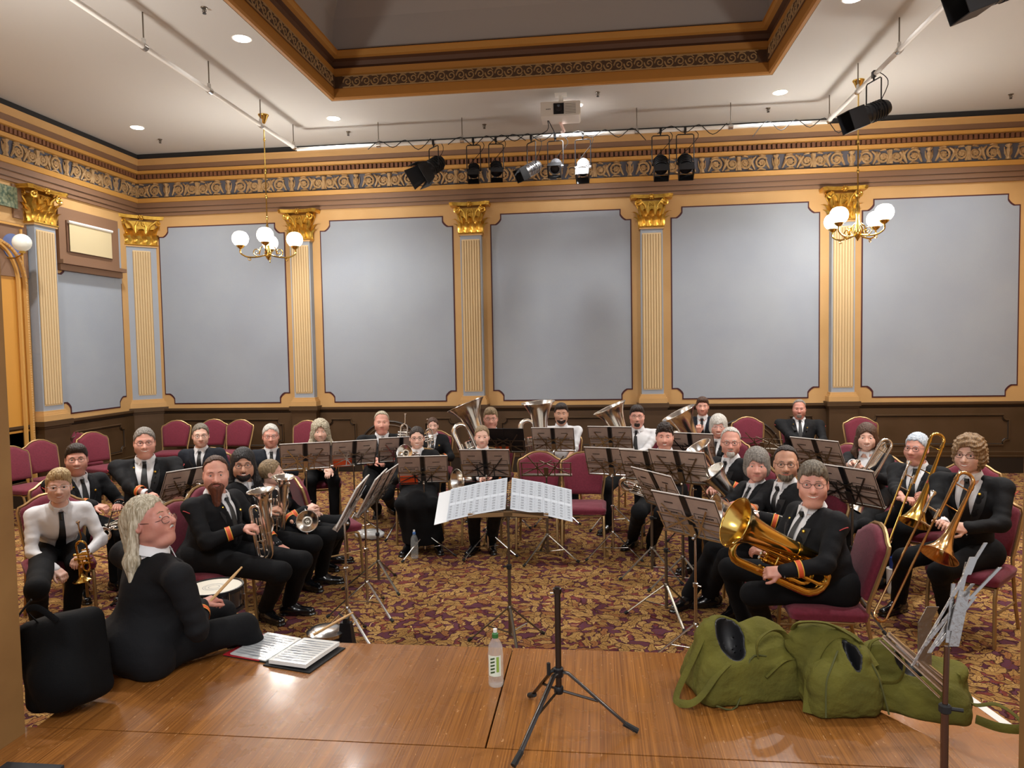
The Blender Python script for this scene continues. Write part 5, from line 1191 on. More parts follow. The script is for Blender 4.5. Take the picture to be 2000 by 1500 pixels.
# 5 drummer on the stage edge
YF = 1.0
hip = at(282, 1282, 3.33); hip[2] = HS+.11; DRM = aq(440, 1150, 3.95)
person('drummer with long white hair and low glasses sitting on stage edge, back turned', 292, 966, 1072, 3.36, 150, 'ruddy', 'mane', 'ash', hl=.1, beard='tache', bc='white', glasses='low', smile=.1, fat=.8, wide=1.5, look=88, pitch=14, hip=hip, hs=1.02,
       hands=(aq(413, 1172, 3.5), aq(405, 1178, 4.1)), hdir=(np.array((.5, .75, .1, 0, 0, 1.)), None), curl=(1.0, .9), knees=(hip+(.4, .26, 0), hip+(.2, .4, .02)), feet=(hip*(1, 1, 0)+(.44, .56, 0), hip*(1, 1, 0)+(.2, .74, 0)), seat=HS, hem=True, badge=False)
# 6
YF = 1.06
person('man with long brown beard and hair tied back, holding small silver horn upright', 420, 892, 962, 4.62, 78, 'pink', 'recede', 'brown', beard='long', bl=.1, bc='auburn', smile=.1, fat=.95, wide=1.2, lean=.1,
       hands=(aq(492, 1030, 4.5), aq(562, 1078, 4.78)), curl=(1.0, .45), hdir=(np.array((.9, .1, .1, -.1, -.3, 1.)), np.array((.8, .2, -.5, .3, 0, .9))), knees=(G(548, 1118), G(590, 1096)), feet=(G(520, 1212, 0), G(566, 1200, 0)), chair_=CB+'bearded man with the nearer upright horn')
t = upright('tenor_horn', 'small silver horn held upright by the long-bearded man', 'horn', SILVER, .098, .5, .1, .026, 3, group='silver horns held upright at left'); place(t, aq(510, 958, 4.55), aq(512, 958, 4.55)+(-.04, -.03, .35), -RT)
# 7
YF = 1.1
person('smiling man with long black hair, glasses and beard behind the bearded man', 474, 877, 942, 5.0, 82, 'tan', 'long', 'black', hl=.06, beard='full', glasses='dark', smile=.9, fat=.5, wide=1.05, lean=.12,
       hands=(aq(538, 995, 4.9), aq(603, 1040, 5.1)), curl=(1.0, .35), hdir=(np.array((.9, .1, .2, -.1, -.3, 1.)), np.array((.8, .1, -.5, .3, 0, .9))), knees=(G(612, 1062), G(640, 1046)), feet=(G(596, 1150, 0), G(628, 1140, 0)), chair_=CB+'long-haired man with beard and glasses')
t2 = upright('tenor_horn', 'small silver horn held upright by the long-haired man with glasses', 'horn', SILVER, .088, .47, .1, .026, 3, group='silver horns held upright at left'); place(t2, aq(553, 932, 4.95), aq(553, 932, 4.95)+(.03, -.03, .35), -RT)
# 8
YF = 1.1
person('fair-haired young player with ponytail, face turned away, in black uniform', 531, 898, 950, 5.3, 88, 'fair', 'pony', 'sandy', fem=1, smile=.1, fat=.15, wide=.85, lean=.05, look=112, hs=.97,
       hands=(aq(612, 998, 5.25), aq(620, 1006, 5.3)), curl=(.9, .9), knees=(G(655, 1040), G(668, 1022)), feet=(G(628, 1112, 0), G(650, 1100, 0)), badge=False, chair_=CB+'fair-haired player turned away')
t = cornet('silver horn with its wide bell facing forward beside the fair-haired player', SILVER, nm='flugelhorn', R=.085, L_=.36); place(t, aq(600, 1018, 5.0), aq(596, 1018, 4.2), RT)
# 9 10 11
YF = 1.12
person('man with short white hair and glasses in dark suit behind the left stands', 528, 829, 876, 6.7, 25, 'pink', 'crop', 'white', glasses='dark', smile=.05, outfit='suit', fat=.35, badge=False, hands=(aq(520, 930, 6.4), aq(545, 930, 6.4)), chair_=CB+'white-haired man in suit at left')
person('woman with long wavy grey-blond hair smiling behind the stand with orange card', 625, 822, 868, 7.35, 22, 'fair', 'wavy', 'ash', hl=.02, fem=1, smile=.6, fat=.4, hands=(aq(652, 930, 6.95), aq(640, 938, 6.9)), legs=True, chair_=CB+'woman with long wavy hair')
person('large balding man in black uniform with gold badges seated beside the wavy-haired woman', 745, 804, 850, 7.35, 22, 'pink', 'recede', 'ash', smile=.25, fat=.95, wide=1.25, hands=(aq(738, 908, 7.0), aq(728, 902, 7.0)), curl=(.6, .6), knees=(G(712, 960), G(756, 965)), feet=(G(738, 1008, 0), G(764, 1000, 0)), chair_=CB+'large balding man')
c = cornet('silver cornet standing on the lap of the balding man', SILVER, L_=.26); place(c, aq(780, 872, 7.1), aq(779, 885, 7.1), RT)
# 12 13
YF = 1.12
person('woman with glasses, dark hair and long black skirt smiling over her stand', 814, 834, 876, 6.6, 5, 'fair', 'bun', 'dark', fem=1, glasses='dark', smile=1., fat=.4, skirt=True, lean=.06, hands=(aq(800, 930, 6.3), aq(840, 932, 6.3)), knees=(G(785, 985, .52), G(845, 985, .52)), feet=(G(800, 1078, 0), G(856, 1075, 0)), tie=False, chair_=CB+'woman in long black skirt')
t = cornet('silver flugelhorn in front of the smiling woman with glasses', SILVER, nm='flugelhorn', R=.08, L_=.34); place(t, aq(790, 884, 6.3), aq(776, 879, 6.1), RT)
person('girl with brown hair tied back in black jacket behind the seated women', 845, 816, 851, 8.1, 8, 'fair', 'bun', 'brown', fem=1, smile=.5, fat=.05, wide=.82, hs=.88, hands=(aq(835, 900, 7.8), aq(855, 900, 7.8)), chair_=CB+'girl with tied-back hair')
c = cornet('silver cornet standing by the girl with tied-back hair', SILVER, L_=.26); place(c, aq(838, 878, 7.85), aq(840, 890, 7.85), RT)
# 14 with tuba
YF = 1.12
person('man with glasses and brown fringe in black uniform behind the leftmost tuba', 958, 797, 841, 7.75, -5, 'pink', 'fringe', 'sandy', glasses='dark', smile=.3, fat=.6, hands=(aq(925, 880, 7.55), aq(900, 920, 7.4)), chair_=CB+'tuba player with a brown fringe')
t = upright('tuba', 'large silver tuba with wide bell tilted left, leftmost of the tubas', 'tuba', SILVER, .23, .98, .26, .062, 4, ORBTN, 'silver tubas in the back row'); place(t, aq(909, 790, 7.45), aq(909-18, 790-42, 7.46), -RT)
# 15
YF = 1.12
person('woman with short fair hair and folded hands at the centre of the band', 941, 832, 871, 6.6, 0, 'fair', 'crop', 'sandy', fem=1, smile=.35, fat=.3, tie=False, hands=(aq(945, 940, 6.25), aq(955, 936, 6.25)), curl=(.8, .8), knees=(G(925, 1000, .52), G(968, 1000, .52)), feet=(G(928, 1078, 0), G(960, 1074, 0)), chair_=CB+'woman at the centre of the band')
t = upright('baritone_horn', 'silver horn lying across the lap of the woman at centre', 'horn', SILVER, .12, .62, .15, .035, 3); place(t, aq(893, 940, 6.25), aq(880, 941, 6.2), -np.array((0, 0, 1.)))
# 16 17
YF = 1.12
person('dark-bearded man in open white shirt beside the second tuba', 1096, 788, 833, 8.0, -2, 'tan', 'short', 'dark', beard='full', smile=1., fat=.55, wide=1.1, outfit='white', tie=False, sleeves='short', hands=(aq(1070, 900, 7.6), aq(1095, 925, 7.6)), knees=(G(1085, 925), G(1120, 925)), chair_=CB+'bearded man in open white shirt')
t = upright('tuba', 'tall silver tuba with its bell straight up, second of the tubas', 'tuba', SILVER, .2, 1.0, .24, .06, 4, ORBTN, 'silver tubas in the back row'); place(t, aq(1051, 786, 7.6), aq(1051-4, 786-40, 7.59), -RT)
person('man with glasses, goatee, white shirt and black tie beside the third tuba', 1244, 792, 836, 7.75, -12, 'pink', 'short', 'dark', beard='goat', glasses='dark', smile=.6, fat=.95, wide=1.2, outfit='white', hands=(aq(1215, 892, 7.4), aq(1228, 900, 7.4)), knees=(G(1185, 950), G(1250, 950)), chair_=CB+'man in white shirt and black tie by the third tuba')
t = upright('tuba', 'silver tuba with bell tipped to the left, third of the tubas', 'tuba', SILVER, .2, .95, .24, .06, 4, ORBTN, 'silver tubas in the back row'); place(t, aq(1190, 796, 7.45), aq(1190-18, 796-38, 7.45), -RT)
# 18
YF = 1.13
person('smiling young man with tousled dark hair in black uniform right of centre', 1298, 828, 878, 6.45, -18, 'pink', 'mop', 'dark', smile=1., fat=.6, hands=(aq(1235, 955, 6.0), aq(1268, 948, 6.1)), curl=(.9, .9), knees=(G(1248, 1000, .52), G(1292, 1002, .52)), feet=(G(1236, 1068, 0), G(1272, 1076, 0)), chair_=CB+'young man with tousled dark hair')
t = upright('baritone_horn', 'silver horn lying across the knees of the tousle-haired young man', 'horn', SILVER, .1, .42, .12, .028, 3); place(t, aq(1300, 958, 6.05), aq(1312, 962, 6.05), np.array((0, .2, -1.)))
# 19 20
YF = 1.12
person('slim young man in dark suit standing tall behind the fourth tuba', 1372, 776, 811, 9.0, -15, 'pink', 'short', 'brown', smile=.2, outfit='suit', fat=.1, badge=False, hands=(aq(1366, 838, 8.6), aq(1385, 880, 8.6)), curl=(1.1, .6), hdir=(np.array((0, -.3, 1., 0, -1, -.2)), None), chair_=CB+'slim young man in dark suit')
t = upright('tuba', 'silver tuba with a flared bell tilted left, rightmost of the tubas', 'tuba', SILVER, .22, .98, .25, .06, 4, ORBTN, 'silver tubas in the back row'); place(t, aq(1325, 806, 8.0), aq(1325-22, 806-40, 8.0), -RT)
person('white-haired woman with glasses smiling behind the white-bearded man', 1403, 811, 857, 7.4, -30, 'pink', 'bob', 'white', fem=1, glasses='clear', smile=1., fat=.45, tie=True, hands=(aq(1380, 910, 7.0), aq(1395, 915, 7.0)), chair_=CB+'white-haired smiling woman')
# 21
YF = 1.11
person('bald man with white beard and glasses looking stern in black uniform', 1427, 836, 891, 5.95, -48, 'pink', 'recede', 'white', beard='goat', bc='white', glasses='dark', smile=.0, fat=.4, hands=(aq(1392, 960, 5.6), aq(1400, 940, 5.75)), curl=(.9, .8), hdir=(None, np.array((-1, -.2, .1, 0, -.6, .8))), badge=False, chair_=CB+'stern white-bearded man')
EU = 'silver baritones and euphoniums held at the right'
t = upright('baritone_horn', 'silver horn with narrow bell tilted left before the white-bearded man', 'horn', SILVER, .12, .62, .15, .035, 3, ORBTN, EU); place(t, aq(1363, 872, 5.8), aq(1363-22, 872-34, 5.78), -RT)
# 22
YF = 1.1
person('woman with grey bobbed hair and gold badges in black uniform', 1478, 877, 942, 5.2, -58, 'pink', 'bob', 'grey', fem=1, smile=.25, fat=.35, tie=True, hands=(aq(1400, 985, 4.95), aq(1440, 1000, 5.0)), chair_=CB+'woman with grey bobbed hair')
t = upright('euphonium', 'long silver horn slanting across the woman with grey bob', 'horn', SILVER, .115, .82, .16, .04, 3, WHITEP, EU); place(t, aq(1389, 922, 5.3), aq(1389-22, 922-26, 5.29), -np.array((0, -.2, 1.)))
# 23
YF = 1.1
person('dark-haired man with glasses and grey beard in black jacket, second from front at right', 1535, 872, 938, 4.95, -62, 'tan', 'recede', 'dark', beard='full', bc='greybrown', glasses='dark', smile=.15, fat=.4, hands=(aq(1450, 1010, 4.7), aq(1470, 1015, 4.75)), badge=False, chair_=CB+'man with glasses and grey beard at right',
       knees=(G(1420, 1090), G(1395, 1075)), feet=(G(1385, 1185, 0), G(1345, 1185, 0)))
t = upright('euphonium', 'silver euphonium lying level behind the gold euphonium', 'horn', SILVER, .14, .7, .17, .045, 3, WHITEP, EU); place(t, aq(1398, 1003, 4.75), aq(1378, 1001, 4.74), -np.array((0, 0, 1.)))
# 24
YF = 1.06
person('woman with short grey-brown hair and glasses holding a gold euphonium, nearest on the right', 1588, 903, 986, 4.22, -68, 'pink', 'fringe', 'greybrown', fem=1, glasses='dark', smile=.8, fat=.8, wide=1.1, hands=(aq(1480, 1075, 4.15), aq(1503, 1118, 3.95)), curl=(.8, 1.0), hdir=(np.array((-.9, .2, .2, 0, -.3, 1)), np.array((-.9, .1, -.1, -.1, -.7, .6))),
       knees=(G(1425, 1110), G(1470, 1160)), feet=(G(1455, 1240, 0), G(1500, 1262, 0)), crot=-24, chair_='burgundy banquet chair seen side-on under the woman with gold euphonium')
t = upright('euphonium', 'gold euphonium held slanting across the knees of the nearest woman', 'euphonium', BRASS, .15, .66, .2, .048, 4, SILVER, tops=.18); place(t, aq(1436, 1020, 3.98), aq(1436-22, 1020-10, 3.965), np.array((-.1, 0, -1.)))
# 25
YF = 1.1
person('bald man with grey goatee and black tie sitting against the back wall at right', 1561, 781, 816, 9.2, -10, 'ruddy', 'recede', 'grey', beard='goat', bc='grey', smile=.8, fat=.95, wide=1.35, lean=.03, cuffs=False, hands=(aq(1583, 873, 8.8), aq(1592, 870, 8.8)), curl=(.8, .8), chair_=CB+'bald man against the back wall')
# 26 27 28
YF = 1.1
person('smiling woman with long brown hair holding a silver trombone', 1693, 828, 880, 6.4, -38, 'fair', 'long', 'brown', hl=.06, fem=1, smile=1., fat=.2, tie=False, cuffs='plain', badge=False, hands=(aq(1668, 905, 6.05), aq(1680, 915, 6.05)), curl=(1.0, 1.0), hdir=(None, np.array((-.6, -.3, .7, 0, -1, 0))), knees=(G(1650, 1030), G(1690, 1030)), chair_=CB+'woman with long brown hair')
t = trombone('silver bass trombone with a big tuning bow, held by the brown-haired woman', SILVER, trig=True, L_=.66); place(t, aq(1668, 1000, 5.9), aq(1750, 858, 6.05), RT*.8+UP*.0)
person('person with silver-blue tied hair and glasses holding a brass trombone upright', 1790, 846, 904, 5.65, -38, 'pink', 'bun', 'silver', fem=1, glasses='dark', smile=.0, fat=.7, wide=1.05, look=-46, cuffs=False, badge=False, hands=(aq(1776, 975, 5.3), aq(1800, 968, 5.35)), curl=(1.0, .9), hdir=(np.array((.2, -.6, .1, 0, 0, 1)), np.array((-.9, -.2, .1, 0, -.7, .7))), knees=(G(1718, 1022), G(1765, 1035)), feet=(G(1725, 1145, 0), G(1748, 1140, 0)), chair_=CB+'player with silver-blue hair')
t = trombone('gold trombone held upright by the player with silver-blue hair', BRASS, L_=.68, slide=.62, group='gold trombones at the right', bellm=BRASS); place(t, aq(1784, 1022, 5.1), aq(1845, 860, 5.3), RT)
YF = 1.04
person('youth with curly light brown hair and glasses smiling, rightmost in the band', 1893, 853, 922, 5.0, -42, 'fair', 'curly', 'curl', glasses='dark', look=-42, smile=.9, fat=.2, wide=1.05, lean=.1, cuffs='plain', hands=(aq(1845, 1032, 4.65), aq(1868, 1030, 4.7)), curl=(.9, .9), hdir=(np.array((-.3, -.6, .3, 0, -.5, .8)), np.array((-.9, -.1, .1, 0, -.8, .6))), knees=(G(1765, 1090), G(1835, 1118)), feet=(G(1755, 1195, 0), G(1850, 1225, 0)), chair_=CB+'curly-haired youth')
t = trombone('gold trombone with its bell down before the curly-haired youth', ROSE, L_=.53, slide=.78, group='gold trombones at the right'); place(t, aq(1834, 1086, 4.4), aq(1908, 930, 4.62), RT)

# ================================================================ EMPTY CHAIRS
def echair(u, Y, th, label): p = at(u, 900, Y); chair(p[0], p[1], th, label)
echair(50, 7.9, 76, 'empty burgundy banquet chair, leftmost beside the left doorway'); echair(106, 8.5, 74, 'empty burgundy banquet chair behind the dark-haired man at left')
echair(155, 9.7, 66, 'empty burgundy banquet chair half hidden behind dark-haired man, nearest the left wall'); echair(206, 9.35, 70, 'empty burgundy banquet chair between dark-haired man and laughing man')
echair(335, 10.75, 12, 'empty burgundy banquet chair at the wall right of laughing man'); echair(408, 10.9, 10, 'empty burgundy banquet chair half hidden behind the man in dark suit')
echair(455, 10.8, 0, 'empty burgundy banquet chair at the wall below left chandelier'); echair(585, 10.6, -5, 'empty burgundy banquet chair at the wall left of wavy-haired woman')
echair(636, 6.25, 128, 'empty burgundy banquet chair turned away behind the upright horns')
echair(1050, 7.2, 0, 'empty burgundy banquet chair at centre behind the bare music stand'); echair(1138, 7.15, 0, 'empty burgundy banquet chair at centre right of the bare stand')
echair(1468, 10.7, 0, 'empty burgundy banquet chair at the wall right of white-haired woman'); echair(1688, 10.6, -8, 'empty burgundy banquet chair at the wall behind long-haired trombone player')
echair(1622, 7.9, -60, 'empty burgundy banquet chair below the bald man at the wall'); echair(1885, 6.6, -35, 'empty burgundy banquet chair behind the curly-haired youth')

# ================================================================ STANDS WITH THEIR FOLDERS
def stn(u, v, Y, th, where, dark=False, style=0, org_=None, fol=True, dv=0):
    p = at(u, v, Y); h = (p[2])/1.03; a = math.radians(th)
    o = p+np.array((-math.sin(a)*-.0, 0, 0)); stand(p[0], p[1], th, ('dull ' if dark else 'chrome ')+'folding music stand '+where, dark, h)
    if fol: folder(p[0], p[1], th, ('black' if style == 2 else 'grey-brown')+' folder '+('with orange card ' if org_ else '')+'on stand '+where, style, org_, h)
stn(268, 990, 5.25, 62, 'behind the drummer at far left', True, fol=False)
stn(362, 950, 5.75, 62, 'between the laughing man and bearded man', True)
stn(597, 893, 6.9, 22, 'in front of the white-haired man in suit', False, 1)
stn(690, 888, 7.6, 28, 'left of the balding man', False, 0, (-.12, .1, .03))
stn(782, 880, 7.6, 22, 'just behind the woman in long skirt')
stn(827, 922, 6.85, 10, 'in front of the woman in long skirt', False, 1, (-.14, .085, .03))
stn(950, 908, 6.9, 0, 'in front of the woman at centre', False, 0)
stn(1067, 905, 6.75, 0, 'standing bare before the empty centre chairs', True, fol=False)
stn(1082, 860, 8.2, -4, 'in front of the man in open white shirt', False, 1)
stn(985, 862, 8.0, -4, 'in front of the tuba player with brown fringe', True, 2, (-.02, .08, .03))
stn(1194, 858, 8.0, -10, 'in front of the man with goatee and white shirt', False, 1)
stn(1196, 905, 6.9, -16, 'left of the tousle-haired young man', False, 0)
stn(1272, 912, 6.3, -26, 'just in front of the tousle-haired young man', True, 1)
stn(1333, 912, 6.0, -30, 'left of the stern white-bearded man', True, 0)
stn(1352, 873, 7.6, -20, 'below the rightmost tuba', False, 1)
stn(1300, 960, 5.35, -58, 'seen nearly edge-on left of the front right players', True, 0)
stn(1358, 1012, 4.6, -44, 'nearest on the right before the gold euphonium', False, 1)
stn(672, 985, 4.7, 99, 'seen edge-on before the upright horns, nearest of the three', False, 0)
stn(712, 968, 5.3, 97, 'seen edge-on before the upright horns, middle of the three', False, 0)
stn(735, 955, 5.9, 92, 'seen edge-on before the upright horns, farthest of the three', True, 0)
stn(1665, 950, 5.4, -52, 'right of the nearest woman, slanting down to right', True, 1)
stn(1605, 888, 6.9, -48, 'behind the grey-bearded man, holding white pages', True, 0)
stn(1490, 858, 8.6, -25, 'empty before the burgundy chair at the wall', True, fol=False)

# ---- conductor's stand with the open score, pages towards the stage
p = at(992, 980, 4.75); cs = make_stand(DKSTEEL, True, 1.15); cs.location = (p[0], p[1]-.0, 0); cs.rotation_euler = (0, 0, PI); cs['label'] = "conductor's dull steel music stand at the front, holding the open score"; cs.scale = (1, 1, (p[2]-.1)/.9)
sco = thing('open_score', "large open ring-bound orchestral score on the conductor's stand", 'score', (p[0], p[1], p[2]-.05), math.radians(3))
def page(x0, y0, x1, y1, drop0, drop1, nm, m, dy=0., lines=True, hgt=.29):
    """leaf of the score: x,y at its foot; leans back over the desk"""
    tl = .95; drop0 *= 1.7; drop1 *= 1.7; v = np.array((0, math.sin(tl), math.cos(tl))); a = np.array((x0, y0, drop0)); c = np.array((x1, y1, drop1)); u = unit(c-a); n_ = np.cross(u, v); L_ = np.linalg.norm(c-a)
    b = MB().obox((a+c)/2+v*hgt/2+n_*(.006+dy), u*L_/2, v*hgt/2, n_*.0015); o = b.build(nm, m, sco)
    if lines:
        b = MB()
        for half in (0, 1):
            for k in range(16):
                y = .012+half*(hgt/2)+k*(hgt/2-.02)/16
                for j in range(4):
                    w_ = L_*.2; xc = L_*(.14+.24*j); b.obox(a+u*xc+v*y+n_*(.0078+dy), u*w_*.56, v*.0005, n_*.0002)
                    if (k*7+j*3+half) % 3: b.obox(a+u*(xc+w_*.1*((k*5+j) % 5-2))+v*(y+.0025)+n_*(.0078+dy), u*w_*.22, v*.0012, n_*.0002)
        for j in range(5): b.obox(a+u*L_*(.02+.24*j)+v*hgt/2+n_*(.0078+dy), u*.0005, v*hgt*.47, n_*.0002)
        b.build('music_print', mat('print_grey', '#7b8088', .6), o)
    return o
SCP = mat('score_paper', '#cdd5de', .55); PLAS = mat('plastic_sleeve', '#e9edf0', .18, coat=.6)
page(.015, -.02, .235, -.02, .0, -.022, 'page', SCP); page(.235, -.02, .43, -.02, -.022, -.05, 'page', SCP, -.003)
page(-.235, -.02, -.015, -.02, -.022, 0, 'page', SCP); page(-.415, -.02, -.235, -.02, -.045, -.022, 'page', SCP, -.003); page(-.50, -.02, -.40, -.02, -.06, -.045, 'binder_flap', PLAS, -.006, False)
b = MB()
for k in range(12): v = np.array((0, math.sin(1.0), math.cos(1.0))); b.tube(arc(v*(.015+k*.02)+np.array((0, -.02, .012)), (1, 0, 0), (0, -.84, .54), .012, 0, PI, 6), .0025, 5)
b.build('ring_binding', DKSTEEL, sco)
MB().obox((-.12, .0, -.035), (.15, 0, .006), (0, .02, .0), (0, 0, .014)).obox((.12, .0, -.035), (.15, 0, -.006), (0, .02, .0), (0, 0, .014)).build('wooden_ledge', mat('ledge_wood', '#8a6a42', .5), sco)

# ================================================================ PERCUSSION BY THE STAGE EDGE
d = thing('snare_drum', 'snare drum with white head in front of the drummer', 'drum', tuple(at(418, 1147, 4.05)))
rr = .165; MB().lathe([(rr-.004, -.13), (rr-.004, 0)], n=36).build('shell', mat('drum_shell', '#1b1b1f', .2, coat=.5), d)
MB().lathe([(rr+.006, -.014), (rr+.006, .008), (rr-.004, .009), (rr-.006, .0)], n=36, cap=False).lathe([(rr+.006, -.134), (rr+.006, -.114)], n=36, cap=False).build('hoop', BLACKM, d)
MB().lathe([(rr-.005, -.004), (rr-.006, .002), (.001, .0022)], n=36).build('drumhead', mat('drum_skin', '#d9d4c6', .5), d)
b = MB()
for r in (.05, .062, .03): b.lathe([(r, .0026), (r+.0015, .0028), (r+.003, .0026)], n=32, cap=False)
b.build('head_print', mat('print_grey', '#7b8088', .6), d)
b = MB()
for k in range(8): a = k*PI/4+.2; q = np.array((math.cos(a), math.sin(a), 0)); b.tube([q*(rr+.01)+(0, 0, -.12), q*(rr+.01)+(0, 0, 0)], .004, 6).obox(q*(rr+.008)+(0, 0, -.065), q*.008, (-q[1]*.007, q[0]*.007, 0), (0, 0, .018))
b.build('tension_lug', CHROME, d)
b = MB()
for k in range(3): a = k*2*PI/3+.5; q = np.array((math.cos(a), math.sin(a), 0)); b.tube([q*.15+(0, 0, -.14), q*.02+(0, 0, -.2)], .007, 6); b.tube([(0, 0, -.42), q*.22+(0, 0, -d.location[2]+.012)], .008, 6)
b.tube([(0, 0, -.18), (0, 0, -.5)], .01, 8); b.build('drum_stand', CHROME, d)
def stick(name, a, b_, label):
    a, b_ = np.array(a), np.array(b_); t = MB().tube([a, a+(b_-a)*.75, a+(b_-a)*.93, a+(b_-a)*.955, a+(b_-a)*.98, b_], [.0078, .0078, .005, .0042, .0058, .003], 10).build(name, mat('hickory', '#c9a06a', .45), None); tag(t, label, 'drumstick'); return t
stick('drumstick', at(407, 1178, 3.46), at(473, 1107, 3.6), 'wooden drumstick held up in the drummer\'s right hand')
# hi-hat pedal drum and cowbell just below the stage lip
q = onz(637, 1232, .30); t = thing('small_drum', 'small silver rimmed drum on the floor at the stage edge', 'drum', tuple(q))
MB().lathe([(.02, -.1), (.1, -.09), (.115, -.02), (.112, 0)], n=24).build('shell', BLACKM, t); MB().lathe([(.117, -.02), (.119, .0), (.105, .012), (.07, .02), (.001, .024)], n=24).build('metal_cap', CHROME, t)
MB().tube([(0, 0, -.1), (0, 0, -q[2]+.01)], .01, 8).build('post', DKSTEEL, t)
q = onz(676, 1215, .36); t = thing('cowbell', 'black cowbell clamped on a chrome post at the stage edge', 'cowbell', tuple(q))
MB().add([(x*a_, y*b_, z) for z, a_, b_ in ((0, .032, .022), (-.17, .052, .036)) for x, y in ((-1, -1), (1, -1), (1, 1), (-1, 1))]+[(x*a_*.93, y*b_*.93, z) for z, a_, b_ in ((-.01, .032, .022), (-.17, .052, .036)) for x, y in ((-1, -1), (1, -1), (1, 1), (-1, 1))],
       [(3, 2, 1, 0), (0, 1, 5, 4), (1, 2, 6, 5), (2, 3, 7, 6), (3, 0, 4, 7), (12, 13, 9, 8), (13, 14, 10, 9), (14, 15, 11, 10), (15, 12, 8, 11), (8, 9, 10, 11), (4, 5, 13, 12), (5, 6, 14, 13), (6, 7, 15, 14), (7, 4, 12, 15)]).build('bell_body', BLACKM, t, smooth=None)
MB().obox((0, 0, .012), (.014, 0, 0), (0, .02, 0), (0, 0, .016)).tube([(0, 0, .02), (-.05, .01, .05)], .005, 6).build('clamp', BLACKM, t)
MB().tube([(.0, .05, .03), (.0, .05, -q[2]+.25)], .008, 8).tube([(0, .05, .02), (0, 0, .01)], .006, 6).build('post', CHROME, t)
for k in range(3): a = k*2*PI/3+.4; MB().tube([(0, .05, -q[2]+.26), (.2*math.cos(a), .05+.2*math.sin(a), -q[2]+.01)], .008, 6).build('leg', CHROME, t)
stick('drumstick', at(612, 1240, 3.95), at(690, 1196, 4.1), 'wooden drumstick lying across the small drum and cowbell')

# ================================================================ ON THE STAGE
t = thing('ring_binder', 'open ring binder of music in plastic sleeves on the stage edge', 'binder', tuple(onz(560, 1272, HS)), math.radians(-14))
MB().obox((-.135, 0, .003), (.14, -.0, 0), (0, .155, 0), (0, 0, .003)).obox((.14, -.03, .003), (.14, -.0, 0), (0, .155, 0), (0, 0, .003)).build('cover', BLACKR, t)
MB().obox((-.165, -.012, .008), (.115, 0, 0), (0, .145, 0), (0, 0, .002)).build('red_folder', RED, t)
for s, z, x in ((-1, .012, -.125), (1, .022, .135)):
    pg = MB().obox((x, -.005-.02*(s > 0), z), (.112, 0, .003*s), (0, .145, 0), (0, 0, .002+.007*(s > 0))).build('pages', PAPER, t)
    MB().obox((x, -.005-.02*(s > 0), z+.004+.006*(s > 0)), (.113, 0, .003*s), (0, .146, 0), (0, 0, .0012)).build('plastic_sleeve', mat('clear_sleeve', '#e8ecee', .12, alpha=.45, coat=1., bump=(9, .6)), pg)
    b = MB()
    for k in range(10):
        for j in range(4): b.obox((x, .115-k*.026-j*.004-.02*(s > 0), z+.0054+.006*(s > 0)), (.095, 0, .0025*s), (0, .0006, 0), (0, 0, .0001))
        b.obox((x-.05+(k*37 % 90)/1000, .108-k*.026-.02*(s > 0), z+.0054+.006*(s > 0)), (.03, 0, 0), (0, .003, 0), (0, 0, .0001))
    b.build('staves', mat('print_grey', '#7b8088', .6), pg)
def bottle(loc, label, capc, h=.255, lab=None, sport=True):
    t = thing('water_bottle', label, 'bottle', loc); s = h/.255; PETB = mat('clear_plastic', '#f2f8f8', .05, trans=.6, alpha=.38); PETB.node_tree.nodes['Principled BSDF'].inputs['IOR'].default_value = 1.25
    pr = [(.03, .001), (.034, .006), (.035, .02), (.033, .03), (.035, .04), (.035, .1), (.0335, .105), (.035, .11), (.035, .15), (.033, .165), (.034, .175), (.03, .19), (.022, .205), (.0135, .218), (.0125, .228)]
    b = MB().lathe([(r*s, z*s) for r, z in pr], n=28).build('bottle_body', PETB, t)
    MB().lathe([(.0145*s, .222*s), (.015*s, .24*s), (.012*s, .243*s), (.009*s, .247*s)], n=18).build('cap', mat(*capc), t)
    if sport: MB().lathe([(.009*s, .247*s), (.0095*s, .262*s), (.005*s, .264*s)], n=14).build('spout', WHITEP, t)
    if lab:
        o = MB(); n = 10; ds = (.0356*s)
        A = np.linspace(-2.5, -.7, n); o.add([(ds*math.cos(a), ds*math.sin(a), z) for z in (.055*s, .15*s) for a in A], [(i, i+1, n+i+1, n+i) for i in range(n-1)]); lb = o.build('label', mat('bottle_label', '#dfe8d8', .4), t)
        o = MB()
        for k in range(5):
            a0 = -2.15+.0*k; z = .066*s+k*.0155*s; A = np.linspace(a0, a0+.6, 6); o.add([(ds*1.01*math.cos(a), ds*1.01*math.sin(a), z+(a-a0)*.012*s+e) for e in (0, .008*s) for a in A], [(i, i+1, 7+i, 6+i) for i in range(5)])
        o.build('label_lettering', mat('label_green_dark', '#39502a', .5), lb)
        o = MB(); A = np.linspace(-1.35, -1.0, 5); o.add([(ds*1.01*math.cos(a), ds*1.01*math.sin(a), z) for z in (.075*s, .145*s) for a in A], [(i, i+1, 6+i, 5+i) for i in range(4)]); o.build('label_stripe', mat('label_green', '#8fb04a', .5), lb)
    return t
bottle(tuple(onz(969, 1338, HS)), 'clear plastic water bottle with green sports cap on the stage', ('cap_green', '#2f6b35', .4), .262, True)
bottle(tuple(onz(810, 1090, 0)), 'clear water bottle with blue cap on the carpet by the long skirt', ('cap_blue', '#4a78b8', .4), .27)
